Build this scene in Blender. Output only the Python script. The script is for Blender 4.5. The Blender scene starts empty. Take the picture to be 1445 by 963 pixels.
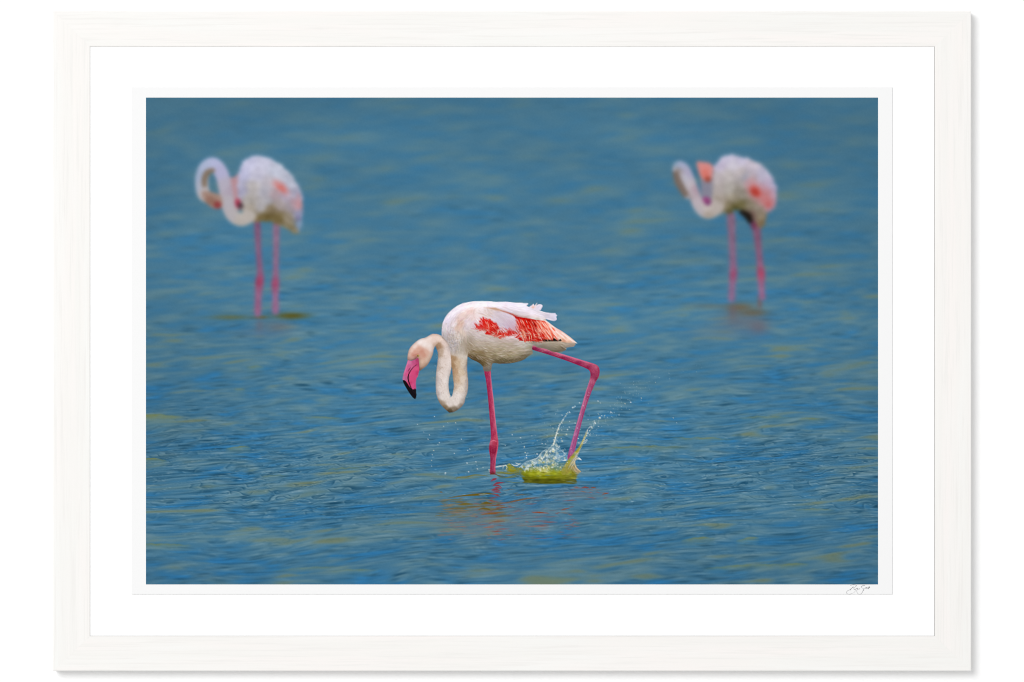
import bpy, bmesh, math
import numpy as np

# ------------------------------------------------------------------ camera, light, exposure
scene = bpy.context.scene
EYE = 6.0                     # metres from the lens to the wall
HANG = 1.50                   # height of the picture's centre line above the floor
cam_data = bpy.data.cameras.new('camera'); camera = bpy.data.objects.new('camera', cam_data)
scene.collection.objects.link(camera); scene.camera = camera
camera.location = (0, -EYE, HANG); camera.rotation_euler = (math.radians(90), 0, 0)
cam_data.sensor_width = 36; cam_data.lens = 36*EYE/1.445; cam_data.clip_end = 200

world = bpy.data.worlds.new('World'); scene.world = world; world.use_nodes = True
world.node_tree.nodes['Background'].inputs['Color'].default_value = (1, 1, 1, 1)      # even light of a white studio
world.node_tree.nodes['Background'].inputs['Strength'].default_value = 0.70

key_data = bpy.data.lights.new('softbox', 'AREA'); key_data.shape = 'DISK'; key_data.size = 7.0
key_data.energy = 1210; key_data.color = (1, 1, 1)
key = bpy.data.objects.new('softbox', key_data); scene.collection.objects.link(key)
key.location = (-5.4, -13.0, HANG+4.9)                                                      # high on the left
from mathutils import Vector
key.rotation_euler = (Vector((0, 0, HANG))-key.location).to_track_quat('-Z', 'Y').to_euler()

scene.view_settings.view_transform = 'Standard'; scene.view_settings.look = 'None'
scene.view_settings.exposure = 0; scene.view_settings.gamma = 1
scene.cycles.pixel_filter_type = 'BLACKMAN_HARRIS'; scene.cycles.filter_width = 1.05
scene.render.resolution_x, scene.render.resolution_y = 1024, 682
INK_LIGHT = 1.185              # light that falls on the print, so that ink of a given colour reads as that colour

# ------------------------------------------------------------------ helpers
def at(x, y, d):
    """millimetres across and down the photographed wall, d metres in front of it -> world"""
    f = (EYE-d)/EYE*0.001
    return Vector(((x-722.5)*f, -d, HANG-(y-481.5)*f))
def tag(o, label=None, cat=None, group=None, kind=None):
    for k, v in (('label', label), ('category', cat), ('group', group), ('kind', kind)):
        if v: o[k] = v
    return o
def link(name, mesh, parent=None):
    o = bpy.data.objects.new(name, mesh); scene.collection.objects.link(o)
    if parent is not None: o.parent = parent; o.matrix_parent_inverse = parent.matrix_world.inverted()
    return o
def mesh_of(name, verts, faces, mat, smooth=False):
    m = bpy.data.meshes.new(name); m.from_pydata([tuple(v) for v in verts], [], faces); m.update()
    if mat: m.materials.append(mat)
    if smooth: m.polygons.foreach_set('use_smooth', [True]*len(m.polygons))
    return m
def box_mesh(name, x0, y0, x1, y1, d0, d1, mat, bevel=0.0):
    bm = bmesh.new(); a, b = at(x0, y0, d1), at(x1, y1, d1)
    vs = [bm.verts.new((x, -d, z)) for d in (d0, d1) for x, z in ((a.x, a.z), (b.x, a.z), (b.x, b.z), (a.x, b.z))]
    for f in ((0, 1, 2, 3), (7, 6, 5, 4), (4, 5, 1, 0), (5, 6, 2, 1), (6, 7, 3, 2), (7, 4, 0, 3)): bm.faces.new([vs[i] for i in f])
    bmesh.ops.recalc_face_normals(bm, faces=bm.faces)
    if bevel: bmesh.ops.bevel(bm, geom=list(bm.edges), offset=bevel, segments=2, affect='EDGES', profile=.5)
    m = bpy.data.meshes.new(name); bm.to_mesh(m); bm.free(); m.materials.append(mat); return m
def material(name, base, rough=0.8, spec=0.2):
    m = bpy.data.materials.new(name); m.use_nodes = True; nt = m.node_tree; b = nt.nodes['Principled BSDF']
    b.inputs['Base Color'].default_value = (*base, 1); b.inputs['Roughness'].default_value = rough; b.inputs['Specular IOR Level'].default_value = spec
    return m, nt, b
def node(nt, kind, **kw):
    n = nt.nodes.new(kind)
    for k, v in kw.items():
        if k in n.inputs: n.inputs[k].default_value = v
        else: setattr(n, k, v)
    return n
def speckled(name, base, amount, scale, bump, rough=0.85):
    """plain board, plaster or paper: a little tone variation and tooth"""
    m, nt, b = material(name, base, rough, 0.15)
    co = node(nt, 'ShaderNodeTexCoord'); nz = node(nt, 'ShaderNodeTexNoise', Scale=scale, Detail=6.0)
    nt.links.new(co.outputs['Object'], nz.inputs['Vector'])
    mix = node(nt, 'ShaderNodeMix', data_type='RGBA'); mix.inputs[6].default_value = (*[c*(1-amount) for c in base], 1); mix.inputs[7].default_value = (*[min(c*(1+amount), 1) for c in base], 1)
    nt.links.new(nz.outputs['Fac'], mix.inputs[0]); nt.links.new(mix.outputs[2], b.inputs['Base Color'])
    bp = node(nt, 'ShaderNodeBump', Strength=bump, Distance=0.0004)
    nt.links.new(nz.outputs['Fac'], bp.inputs['Height']); nt.links.new(bp.outputs['Normal'], b.inputs['Normal'])
    return m
def whitewashed_wood(name, along_x):
    """limed wood: pale pores drawn out along the rail, faint warm and cool bands"""
    m, nt, b = material(name, (0.72, 0.7, 0.67), 0.6, 0.25)
    co = node(nt, 'ShaderNodeTexCoord'); L = nt.links.new
    def grain(sl, sc, detail, off):
        mp = node(nt, 'ShaderNodeMapping'); mp.inputs['Scale'].default_value = (sl, 1, sc) if along_x else (sc, 1, sl); mp.inputs['Location'].default_value = (off, off*.3, -off)
        L(co.outputs['Object'], mp.inputs['Vector']); nz = node(nt, 'ShaderNodeTexNoise', Scale=1.0, Detail=detail, Roughness=0.6, Distortion=0.35)
        L(mp.outputs['Vector'], nz.inputs['Vector']); return nz.outputs['Fac']
    pores, bands, tint = grain(9, 330, 5.0, 1.3), grain(2.2, 60, 3.0, 4.1), grain(3, 26, 2.0, 7.7)
    def mix(f, a, c, lo, hi):
        mr = node(nt, 'ShaderNodeMapRange'); mr.inputs['From Min'].default_value = lo; mr.inputs['From Max'].default_value = hi; L(f, mr.inputs['Value'])
        mx = node(nt, 'ShaderNodeMix', data_type='RGBA'); L(mr.outputs['Result'], mx.inputs[0])
        for i, v in ((6, a), (7, c)):
            if isinstance(v, tuple): mx.inputs[i].default_value = (*v, 1)
            else: L(v, mx.inputs[i])
        return mx.outputs[2]
    c = mix(tint, (0.825, 0.826, 0.807), (0.840, 0.808, 0.786), 0.35, 0.65)
    c2 = mix(bands, (0.807, 0.797, 0.772), c, 0.30, 0.62)
    c3 = mix(pores, (0.785, 0.771, 0.748), c2, 0.33, 0.50)
    L(c3, b.inputs['Base Color'])
    bp = node(nt, 'ShaderNodeBump', Strength=0.35, Distance=0.0005); L(pores, bp.inputs['Height']); L(bp.outputs['Normal'], b.inputs['Normal'])
    return m

# ------------------------------------------------------------------ the wall
wall_mat = speckled('white_wall_paint', (0.92, 0.92, 0.92), 0.01, 60, 0.15)
tag(link('wall', mesh_of('wall', [(-4, 0, -0.2), (4, 0, -0.2), (4, 0, 3.6), (-4, 0, 3.6), (-4, .1, -0.2), (4, .1, -0.2), (4, .1, 3.6), (-4, .1, 3.6)],
    [(0, 1, 2, 3), (5, 4, 7, 6), (4, 5, 1, 0), (3, 2, 6, 7), (4, 0, 3, 7), (1, 5, 6, 2)], wall_mat)), kind='structure')

# ------------------------------------------------------------------ the frame: four mitred rails with a rebate
DEPTH, LIP = 0.024, 0.0013
frame = link('picture_frame', None); frame.location = at(722.5, 947, 0); bpy.context.view_layer.update()
tag(frame, 'whitewashed wooden picture frame with mitred corners hanging on the white wall', 'picture frame')
OUT = (75.0, 16.0, 1370.4, 947.0); INN = (127.0, 66.0, 1319.0, 898.0)
profile = [(0.0, 0.0), (0.0, DEPTH-0.0009), (0.006, DEPTH-0.0003), (0.018, DEPTH), (0.97, DEPTH), (0.985, DEPTH), (1.0, DEPTH-0.0006), (1.0, DEPTH-LIP), (0.84, DEPTH-LIP), (0.84, 0.0)]
wood = {True: whitewashed_wood('limed_wood_across', True), False: whitewashed_wood('limed_wood_upright', False)}
def corner(i, t, d):
    ox, oy = ((OUT[0], OUT[1]), (OUT[2], OUT[1]), (OUT[2], OUT[3]), (OUT[0], OUT[3]))[i]
    ix, iy = ((INN[0], INN[1]), (INN[2], INN[1]), (INN[2], INN[3]), (INN[0], INN[3]))[i]
    p = at(ox+(ix-ox)*t, oy+(iy-oy)*t, DEPTH); p.y = -d; return p
for i in range(4):
    j = (i+1) % 4; n = len(profile); a = [corner(i, t, d) for t, d in profile]; b = [corner(j, t, d) for t, d in profile]
    c = (a[3]+b[3])/2; gap = (b[3]-a[3]).normalized()*0.00001
    vs = [v-c+gap for v in a]+[v-c-gap for v in b]
    fs = [(k, (k+1) % n, n+(k+1) % n, n+k) for k in range(n)]+[tuple(range(n))[::-1], tuple(range(n, 2*n))]
    me = mesh_of('rail', vs, fs, wood[i % 2 == 0])
    bm = bmesh.new(); bm.from_mesh(me); bmesh.ops.recalc_face_normals(bm, faces=bm.faces); bm.to_mesh(me); bm.free()
    r_ = link('rail', me); r_.location = c; bpy.context.view_layer.update(); r_.parent = frame; r_.matrix_parent_inverse = frame.matrix_world.inverted()
link('backing_board', box_mesh('backing_board', 86, 27, 1359, 936, 0.002, 0.0045, speckled('grey_board', (0.45, 0.42, 0.38), 0.05, 40, .2)), frame)

# ------------------------------------------------------------------ the mat board
MAT_FRONT = DEPTH-LIP-0.0003
mat_mat = speckled('white_mat_board', (0.93, 0.93, 0.93), 0.006, 900, 0.12)
tag(link('mat_board', box_mesh('mat_board', 121, 60, 1318.45, 897.5, 0.0048, MAT_FRONT, mat_mat)), 'plain white mat board set inside the whitewashed wooden frame', 'mat board')

# =====================================================================================
# THE PRINT.  The photograph shows a framed photographic print hanging on a white wall.
# What is on the paper is flat ink, so the picture is computed here as ink colours (noise
# water, spline-shaped birds, single feather strokes) and laid on the flat sheet below.
# Units in this section: one unit = 1 mm on the print, origin at the picture's frame corner.
# =====================================================================================
PX0, PY0, PW, PH = 206, 138, 1033, 687        # printed area of the sheet
SS = 2                                        # ink samples per mm
HH, WW = PH*SS, PW*SS
rng = np.random.default_rng(7)
ink = np.zeros((HH, WW, 3), np.float32)       # display-referred 0..255
part_of = np.zeros((PH, PW), np.int16)        # which printed thing each mm^2 belongs to
part_names = ['lagoon_water']

_perm = np.random.default_rng(11).permutation(512).astype(np.int32)
_ang = np.random.default_rng(12).uniform(0, 2*np.pi, 512).astype(np.float32)
_gx, _gy = np.cos(_ang), np.sin(_ang)
def perlin(x, y, seed=0):
    xi = np.floor(x).astype(np.int32); yi = np.floor(y).astype(np.int32)
    xf = (x-xi).astype(np.float32); yf = (y-yi).astype(np.float32)
    u = xf*xf*xf*(xf*(xf*6-15)+10); v = yf*yf*yf*(yf*(yf*6-15)+10)
    def g(ix, iy, dx, dy):
        h = _perm[(_perm[(ix+seed*37) & 511] + iy) & 511]
        return _gx[h]*dx + _gy[h]*dy
    a = g(xi, yi, xf, yf); b = g(xi+1, yi, xf-1, yf)
    c = g(xi, yi+1, xf, yf-1); d = g(xi+1, yi+1, xf-1, yf-1)
    ab = a+(b-a)*u; cd = c+(d-c)*u
    return (ab+(cd-ab)*v)*1.5
def sstep(a, b, t):
    t = np.clip((t-a)/(b-a), 0, 1); return t*t*(3-2*t)
def gauss1(a, s, axis):
    if s < 0.3: return a
    r = int(np.ceil(3*s)); k = np.exp(-0.5*(np.arange(-r, r+1)/s)**2); k = (k/k.sum()).astype(np.float32)
    pad = [(0, 0)]*a.ndim; pad[axis] = (r, r)
    p = np.pad(a, pad, mode='edge'); out = np.zeros_like(a); n = a.shape[axis]
    for i, w in enumerate(k):
        sl = [slice(None)]*a.ndim; sl[axis] = slice(i, i+n)
        out += w*p[tuple(sl)]
    return out
def blur(a, sx, sy=None):
    return gauss1(gauss1(a.astype(np.float32), sx, 1), sx if sy is None else sy, 0)
def spline(pts, closed=True, n=8):
    p = np.asarray(pts, float); N = len(p); out = []
    for i in range(N if closed else N-1):
        if closed: a, b, c, d = p[i-1], p[i], p[(i+1) % N], p[(i+2) % N]
        else: a, b, c, d = p[max(i-1, 0)], p[i], p[i+1], p[min(i+2, N-1)]
        for t in np.arange(n)/n:
            out.append(0.5*((2*b)+(c-a)*t+(2*a-5*b+4*c-d)*t*t+(3*b-a-3*c+d)*t**3))
    if not closed: out.append(p[-1])
    return np.array(out)
def fill(poly):
    """anti-aliased coverage of a polygon given in target mm -> (row0, col0, mask)"""
    q = (np.asarray(poly, float)-[PX0, PY0])*SS
    x0 = max(int(np.floor(q[:, 0].min()))-1, 0); x1 = min(int(np.ceil(q[:, 0].max()))+2, WW)
    y0 = max(int(np.floor(q[:, 1].min()))-1, 0); y1 = min(int(np.ceil(q[:, 1].max()))+2, HH)
    m = np.zeros((max(y1-y0, 1), max(x1-x0, 1)+1), np.float32)
    ax, ay = q[:, 0], q[:, 1]; bx_, by_ = np.roll(ax, -1), np.roll(ay, -1); sub = 3
    for r in range(y0, y1):
        for k in range(sub):
            y = r+(k+0.5)/sub
            hit = (ay <= y) != (by_ <= y)
            if not hit.any(): continue
            xs = np.sort(ax[hit]+(y-ay[hit])/(by_[hit]-ay[hit])*(bx_[hit]-ax[hit]))-x0
            for a, b in zip(xs[::2], xs[1::2]):
                a = min(max(a, 0), m.shape[1]-1.001); b = min(max(b, 0), m.shape[1]-1.001)
                ia, ib = int(a), int(b)
                if ia == ib: m[r-y0, ia] += (b-a)/sub
                else:
                    m[r-y0, ia] += (ia+1-a)/sub; m[r-y0, ib] += (b-ib)/sub; m[r-y0, ia+1:ib] += 1/sub
    return y0, x0, np.clip(m[:, :-1], 0, 1)
def grow(pm, r):
    """pad a patch so that a blur of its mask has room"""
    y0, x0, m = pm; r = int(r)
    a, b, c, d = min(r, y0), min(r, HH-y0-m.shape[0]), min(r, x0), min(r, WW-x0-m.shape[1])
    return y0-a, x0-c, np.pad(m, ((a, b), (c, d)))
def coords(y0, x0, shape):
    yy, xx = np.mgrid[y0:y0+shape[0], x0:x0+shape[1]].astype(np.float32)
    return (xx+0.5)/SS+PX0, (yy+0.5)/SS+PY0
def field(cps, X, Y, p=1.6, e=3.0):
    """smooth colour field through (x, y, r, g, b) control points"""
    num = np.zeros(X.shape+(len(cps[0])-2,), np.float32); den = np.zeros(X.shape, np.float32)
    for c in cps:
        w = 1.0/((X-c[0])**2+(Y-c[1])**2+e)**p
        den += w; num += w[..., None]*np.array(c[2:], np.float32)
    return num/den[..., None]
def over(y0, x0, a, col, dst=None):
    dst = ink if dst is None else dst
    h, w = a.shape; t = dst[y0:y0+h, x0:x0+w]; t += (np.asarray(col, np.float32)-t)*a[..., None]
def claim(pm, name, thr=0.5):
    """the printed thing a patch belongs to (cuts the sheet's ink layer into parts)"""
    y0, x0, m = pm
    if name not in part_names: part_names.append(name)
    full = np.zeros((HH, WW), np.float32); full[y0:y0+m.shape[0], x0:x0+m.shape[1]] = m
    part_of[full.reshape(PH, SS, PW, SS).mean((1, 3)) > thr] = part_names.index(name)
def stroke(pts, w0, w1, col, alpha, dst=None, soft=0.5, wm=None):
    """one hair, barb or thread of water: a curve that tapers from width w0 over wm to w1 (mm)"""
    q = (spline(pts, False, 5)-[PX0, PY0])*SS if len(pts) > 2 else (np.asarray(pts, float)-[PX0, PY0])*SS
    if len(q) == 2: q = q[0]+(q[1]-q[0])*np.linspace(0, 1, 4)[:, None]
    wmx = max(w0, w1, wm or 0)*SS/2+1.5
    x0 = max(int(q[:, 0].min()-wmx), 0); x1 = min(int(q[:, 0].max()+wmx)+2, WW)
    y0 = max(int(q[:, 1].min()-wmx), 0); y1 = min(int(q[:, 1].max()+wmx)+2, HH)
    if x1 <= x0 or y1 <= y0: return
    yy, xx = np.mgrid[y0:y1, x0:x1]; xx = xx+0.5; yy = yy+0.5
    best = np.zeros(xx.shape, np.float32); n = len(q)-1
    for i in range(n):
        a, b = q[i], q[i+1]; d = b-a; L = d@d+1e-9
        t = np.clip(((xx-a[0])*d[0]+(yy-a[1])*d[1])/L, 0, 1)
        dist = np.hypot(xx-a[0]-t*d[0], yy-a[1]-t*d[1]); u = (i+t)/n
        if wm is None: hw = (w0+(w1-w0)*u)*SS/2
        else: hw = np.where(u < 0.5, w0+(wm-w0)*u*2, wm+(w1-wm)*(u*2-1))*SS/2
        best = np.maximum(best, np.clip((hw-dist)/(2*soft)+0.5, 0, 1)*np.clip(hw*1.6, 0.12, 1))
    over(y0, x0, best*alpha, col, dst)
def zoomed(ox, oy, k):
    return lambda pts: [(ox+x/k, oy+y/k) for x, y in pts]
def zoomed_c(ox, oy, k):
    return lambda pts: [(ox+c[0]/k, oy+c[1]/k)+tuple(c[2:]) for c in pts]

# ---- the lagoon: ripples seen at a low angle; facets turned to the sky are blue, those turned to us show the olive bed
def paint_water():
    X, Y = coords(0, 0, (HH, WW))
    s = (Y+1061)/1729; x = (X-722)/s; z = -1729*7.0/s
    wx = 30*perlin(x/170, z/500, 1)+8*perlin(x/60, z/160, 2)
    wz = 48*perlin(x/230, z/420, 3)+9*perlin(x/90, z/150, 4)
    xs, zs = x+wx, z+wz+0.45*x
    lean = 34*perlin(xs/150, zs/235, 5)+10*perlin(xs/75+9, zs/120, 6)                  # steepens the far side of each wave
    zl = zs+lean
    swell = perlin(xs/150, zl/235, 5)+0.5*perlin(xs/75+9, zl/120, 6)
    zl = zl+9*perlin(xs/52, zs/62, 7)
    med = perlin(xs/52, zl/62, 7)
    med2 = perlin(xs/30+3, zl/34, 8)
    zl = zl+3*perlin(xs/30, zs/17, 9)
    fine = perlin(xs/30, zl/15, 9)
    thin = perlin(xs/30+7, zl/8.5, 10)
    patch = sstep(-0.35, 0.45, perlin(x/210, z/700, 13)+0.5*perlin(x/90, z/300, 14))   # glassy against ruffled areas
    ru = 0.5+0.5*patch
    mid3 = perlin(xs/66+2, zl/19, 17)+0.45*perlin(xs/34+1, zl/11, 18)                                                     # long low ripples
    t = 0.50*swell+0.50*med+0.34*med2
    blue, grey, dark = np.array([55, 120, 163.]), np.array([98, 136, 149.]), np.array([38, 84, 110.])
    bright, olive = np.array([58, 132, 184.]), np.array([114, 129, 104.])
    mid = np.array([73, 123, 151.])
    c = mid+(grey-mid)*(0.9*sstep(-0.05, 0.55, t))[..., None]
    c = c+(blue-c)*(0.9*sstep(0.05, 0.6, -t))[..., None]
    c = c+(bright-c)*(0.75*sstep(0.3, 0.85, -(0.55*med+0.6*fine+0.3*swell)))[..., None]
    c = c+(dark-c)*(ru*0.8*sstep(0.25, 0.8, 0.7*fine+0.55*med2-0.3*swell))[..., None]
    c = c+(np.array([124, 160, 176.])-c)*(ru*0.6*sstep(0.2, 0.75, thin+0.3*med))[..., None]
    c = c+(dark-c)*(ru*0.6*sstep(0.2, 0.7, -thin+0.25*med2))[..., None]
    near = np.exp(-((Y-675)/120)**2)
    c = c+(dark-c)*(near*0.45*sstep(0.12, 0.75, mid3+0.25*fine))[..., None]
    c = c+(np.array([112, 150, 168.])-c)*(near*0.40*sstep(0.12, 0.75, -mid3+0.3*med))[..., None]
    crest = 0.55*swell+0.62*perlin(xs/64+5, zl/52+2, 15)+0.18*med2
    c = c+(grey-c)*(0.7*sstep(0.2, 0.6, crest))[..., None]
    c = c+(olive-c)*(0.70*sstep(0.36, 0.85, crest))[..., None]
    def wavelets(step, seed, amp):                                                         # crisp-topped wavelets: pale crest, slow fall into dark
        ph = zl/step+1.5*perlin(xs/46, zl/95, seed)+0.7*perlin(xs/17, zl/50, seed+1)
        fr = ph-np.floor(ph); on = sstep(-.05, .45, perlin(xs/34+3, zl/38, seed+2))*(.45+.55*patch)*near*amp
        return fr, on
    for step, seed, amp in ((58, 130, .75), (33, 134, .75), (19, 138, .5)):
        fr, on = wavelets(step, seed, amp)
        c = c+(np.array([122, 156, 168.])-c)*(on*.75*np.clip(1-fr/.30, 0, 1)*sstep(0, .03, fr))[..., None]
        c = c+(np.array([36, 84, 112.])-c)*(on*.80*sstep(.62, .97, fr))[..., None]
    gl = perlin(xs/9, zl/5.5, 19)+0.35*thin
    c = c+(np.array([160, 190, 204.])-c)*(near*0.55*sstep(0.62, 0.95, gl))[..., None]       # small glints of sky
    far = np.clip((420-Y)/280, 0, 1)
    c = c+(np.array([70, 117, 143.])-c)*(0.35*far)[..., None]
    big = perlin(x/330, z/900, 16)
    c *= (1+0.04*big-0.03*far)[..., None]
    edge = ((X-722)/620)**4+((Y-470)/470)**4                                              # slight fall-off of the printed photograph's own lens
    c *= (1-0.10*np.clip(edge, 0, 1.2))[..., None]
    near2 = sstep(470, 640, Y)[..., None]; mean = np.array([74, 122, 149.]); c = mean+(c-mean)*(1+0.20*near2)-np.array([3, 2, 0.])*near2
    c = c.astype(np.float32)
    # explicit longer crests with an olive lip, a sharp upper edge and a pale back that fades downwards
    for (cx, cy, L, h, k, lift) in [(206, 592, 105, 13, 1.0, -6), (336, 633, 38, 6, .9, -3), (214, 650, 45, 7, .8, 2), (360, 519, 26, 6, .8, 0), (338, 550, 16, 4, .8, 0),
            (455, 590, 62, 4, .75, 1), (900, 633, 140, 7, .7, -3), (990, 620, 90, 5, .6, 2), (1080, 590, 80, 5, .55, 0), (1145, 592, 40, 5, .7, 1),
            (225, 770, 95, 6, .8, 1), (985, 762, 50, 7, .85, -4), (1055, 762, 34, 7, .85, -5), (1055, 800, 130, 6, .75, -6), (1120, 798, 45, 6, .8, -3),
            (500, 806, 70, 5, .6, -2), (440, 803, 120, 5, .45, -5), (1150, 720, 60, 4, .6, 0), (780, 818, 80, 5, .35, 0), (640, 742, 90, 4, .4, 0), (490, 662, 70, 4, .6, -4), (388, 672, 40, 3, .6, -2)]:
        y0, x0 = int((cy-h*1.5-PY0)*SS), int((cx-L*.65-PX0)*SS)
        y1, x1 = int((cy+h*2.6-PY0)*SS), int((cx+L*.75-PX0)*SS)
        y0, x0, y1, x1 = max(y0, 0), max(x0, 0), min(y1, HH), min(x1, WW)
        if y1 <= y0 or x1 <= x0: continue
        xx, yy = X[y0:y1, x0:x1], Y[y0:y1, x0:x1]; u = (xx-cx)/(L/2)
        lip = cy-h*.5*np.exp(-u*u*1.5)+lift*u*.5+1.1*perlin(xx/9, yy/40, 21)+.5*perlin(xx/3.5, yy/30, 22)
        d = (yy-lip)/h; e = np.clip(1-np.abs(u)**2.4, 0, 1)
        up = sstep(-0.10, 0.10, d)
        a1 = up*np.exp(-np.clip(d, 0, 9)*1.0)*e*k*1.0; a2 = up*np.exp(-np.clip(d, 0, 9)*3.0)*e*k*.75*(0.6+0.5*perlin(xx/12, yy/5, 23))
        t_ = c[y0:y1, x0:x1]
        t_ += (np.array([104, 136, 140.])-t_)*a1[..., None]; t_ += (np.array([120, 118, 42.])-t_)*np.clip(a2*1.4, 0, 1)[..., None]
    return c
def defocus_rows(c):
    """depth of field of the printed photograph: sharp around the wading bird, soft before and behind it"""
    ys = (np.arange(HH)+.5)/SS+PY0
    sg = np.where(ys < 655, np.clip((650-ys)/72, 0, None)**1.05, np.clip((ys-705)/75, 0, None)*1.0)+0.45
    sg = np.minimum(sg*.8, 5.0)
    lv = [0.36, .8, 1.6, 2.6, 3.8, 5.0]
    st = [blur(c, v*SS*1.3, v*SS*0.6) for v in lv]
    out = np.zeros_like(c)
    for i, sgi in enumerate(sg):
        k = min(max(np.searchsorted(lv, sgi)-1, 0), len(lv)-2); t = (sgi-lv[k])/(lv[k+1]-lv[k]); t = min(max(t, 0), 1)
        out[i] = st[k][i]*(1-t)+st[k+1][i]*t
    return out
water = defocus_rows(paint_water())
ink[:] = water
# ---- the two birds out of focus behind: painted sharp on their own layer, then softened like the lens did
def soft_layer(jobs, sigma, box):
    """jobs paint (mask, colour) onto a private layer that is blurred as a whole and laid over the water"""
    x0, y0, x1, y1 = [int(v) for v in ((box[0]-PX0)*SS, (box[1]-PY0)*SS, (box[2]-PX0)*SS, (box[3]-PY0)*SS)]
    col = np.zeros((HH, WW, 3), np.float32); al = np.zeros((HH, WW), np.float32)
    for pm, c, k in jobs:
        py, px, m = pm; m = m*k; h, w = m.shape
        a = al[py:py+h, px:px+w]; t = col[py:py+h, px:px+w]
        na = m+a*(1-m)
        t[:] = np.where(na[..., None] > 1e-4, (np.asarray(c, np.float32)*m[..., None]+t*(a*(1-m))[..., None])/np.maximum(na, 1e-4)[..., None], 0)
        a[:] = na
    A = al[y0:y1, x0:x1]; C = col[y0:y1, x0:x1]*A[..., None]
    Cb, Ab = blur(C, sigma*SS), blur(A, sigma*SS)
    t = ink[y0:y1, x0:x1]; t[:] = t*(1-Ab[..., None])+Cb
def part_field(poly, cps, **kw):
    pm = fill(poly); X, Y = coords(pm[0], pm[1], pm[2].shape)
    return pm, field(cps, X, Y, 2.2, 8.0)
def tube(center, hw):
    """outline of a bent tube with half-widths hw"""
    c = spline(center, False, 6); w = np.interp(np.linspace(0, 1, len(c)), np.linspace(0, 1, len(hw)), hw)
    d = np.gradient(c, axis=0); n = np.stack([-d[:, 1], d[:, 0]], 1)/np.hypot(d[:, 0], d[:, 1])[:, None]
    return np.concatenate([c+n*w[:, None], (c-n*w[:, None])[::-1]])
def blob(x, y, rx, ry, rot=0, n=20):
    a = np.linspace(0, 2*np.pi, n, endpoint=False); c, s = math.cos(rot), math.sin(rot)
    return np.stack([x+rx*np.cos(a)*c-ry*np.sin(a)*s, y+rx*np.cos(a)*s+ry*np.sin(a)*c], 1)
def soft_blob(x, y, rx, ry, col, alpha, rot=0, dst=None):
    r = max(rx, ry)*2.2
    y0, y1 = max(int((y-r-PY0)*SS), 0), min(int((y+r-PY0)*SS), HH); x0, x1 = max(int((x-r-PX0)*SS), 0), min(int((x+r-PX0)*SS), WW)
    if y1 <= y0 or x1 <= x0: return
    X, Y = coords(y0, x0, (y1-y0, x1-x0)); c, s = math.cos(rot), math.sin(rot)
    u = ((X-x)*c+(Y-y)*s)/rx; v = (-(X-x)*s+(Y-y)*c)/ry
    over(y0, x0, alpha*np.exp(-(u*u+v*v)*1.2), col, dst)

# reflections of the far birds on the water
for x, y, rx, ry, c, a in [(326, 448, 28, 4.4, (104, 104, 62), .7), (369, 448, 11, 3.2, (102, 92, 52), .65), (411, 446, 27, 5.4, (90, 88, 38), .95), (392, 461, 24, 9, (112, 108, 108), .55), (366, 460, 7, 12, (112, 96, 106), .4), (372, 470, 40, 9, (88, 112, 140), .35),
        (1044, 434, 22, 7.5, (112, 96, 70), .8), (1062, 442, 24, 6, (104, 92, 66), .75), (1000, 432, 32, 5, (98, 108, 104), .5), (1045, 454, 36, 15, (102, 104, 116), .6), (1070, 462, 15, 12, (108, 96, 108), .6), (1034, 440, 8, 14, (112, 92, 96), .45), (1072, 428, 5, 10, (118, 92, 90), .6), (1020, 470, 60, 12, (84, 112, 140), .3)]:
    soft_blob(x, y, rx, ry, c, a)

zl, zlc = zoomed(260, 200, 3.704), zoomed_c(260, 200, 3.704)
L_body = spline(zl([(284, 170), (300, 112), (340, 82), (385, 72), (440, 86), (510, 125), (565, 180), (604, 240), (622, 300), (620, 370), (616, 430), (598, 482), (568, 480), (540, 458), (490, 436), (440, 420), (400, 424), (360, 420), (330, 400), (300, 350), (282, 300), (275, 230)]))
L_cols = zlc([(340, 110, 205, 205, 232), (420, 100, 206, 206, 228), (310, 170, 192, 192, 222), (300, 260, 176, 174, 200), (380, 170, 202, 200, 220), (480, 150, 200, 204, 222), (560, 210, 190, 194, 212), (600, 280, 172, 172, 196),
    (360, 240, 190, 184, 184), (340, 300, 182, 176, 172), (420, 260, 186, 184, 196), (450, 220, 196, 190, 200), (400, 340, 188, 184, 188), (350, 350, 180, 170, 158), (330, 390, 176, 168, 160), (440, 310, 180, 178, 186), (470, 280, 180, 160, 168),
    (455, 350, 140, 124, 98), (500, 330, 178, 166, 166), (530, 290, 182, 172, 192), (560, 340, 172, 162, 172), (430, 400, 112, 96, 56), (470, 400, 122, 106, 68), (500, 400, 128, 112, 74), (400, 410, 130, 112, 74), (540, 400, 154, 142, 122), (550, 450, 146, 134, 104), (570, 465, 140, 128, 98), (600, 380, 156, 158, 188), (605, 440, 142, 166, 198), (590, 330, 184, 156, 162)])
def plumed(pf, seed):
    pm, c = pf; X, Y = coords(pm[0], pm[1], pm[2].shape)
    n = 17*perlin(X/9, Y/7, seed)+13*perlin(X/4.5+Y/9, Y/4, seed+1)
    g = grow(pm, 0); m = blur(pm[2], 4)+.55*perlin(X/5, Y/5, seed+2)*(1-np.abs(2*blur(pm[2], 5)-1))
    c = c*(.965-.05*sstep(Y.min()+25, Y.max()-20, Y))[..., None]
    return (pm[0], pm[1], np.clip((m-.42)*3.5, 0, 1)*(blur(pm[2], 3) > .02)), c+n[..., None]
Lb = plumed(part_field(L_body, L_cols), 301)
L_neck_c = zl([(352, 368), (330, 396), (292, 408), (252, 384), (230, 330), (216, 250), (196, 170), (160, 122), (124, 126), (98, 165), (92, 225), (104, 275), (140, 300)])
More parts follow.
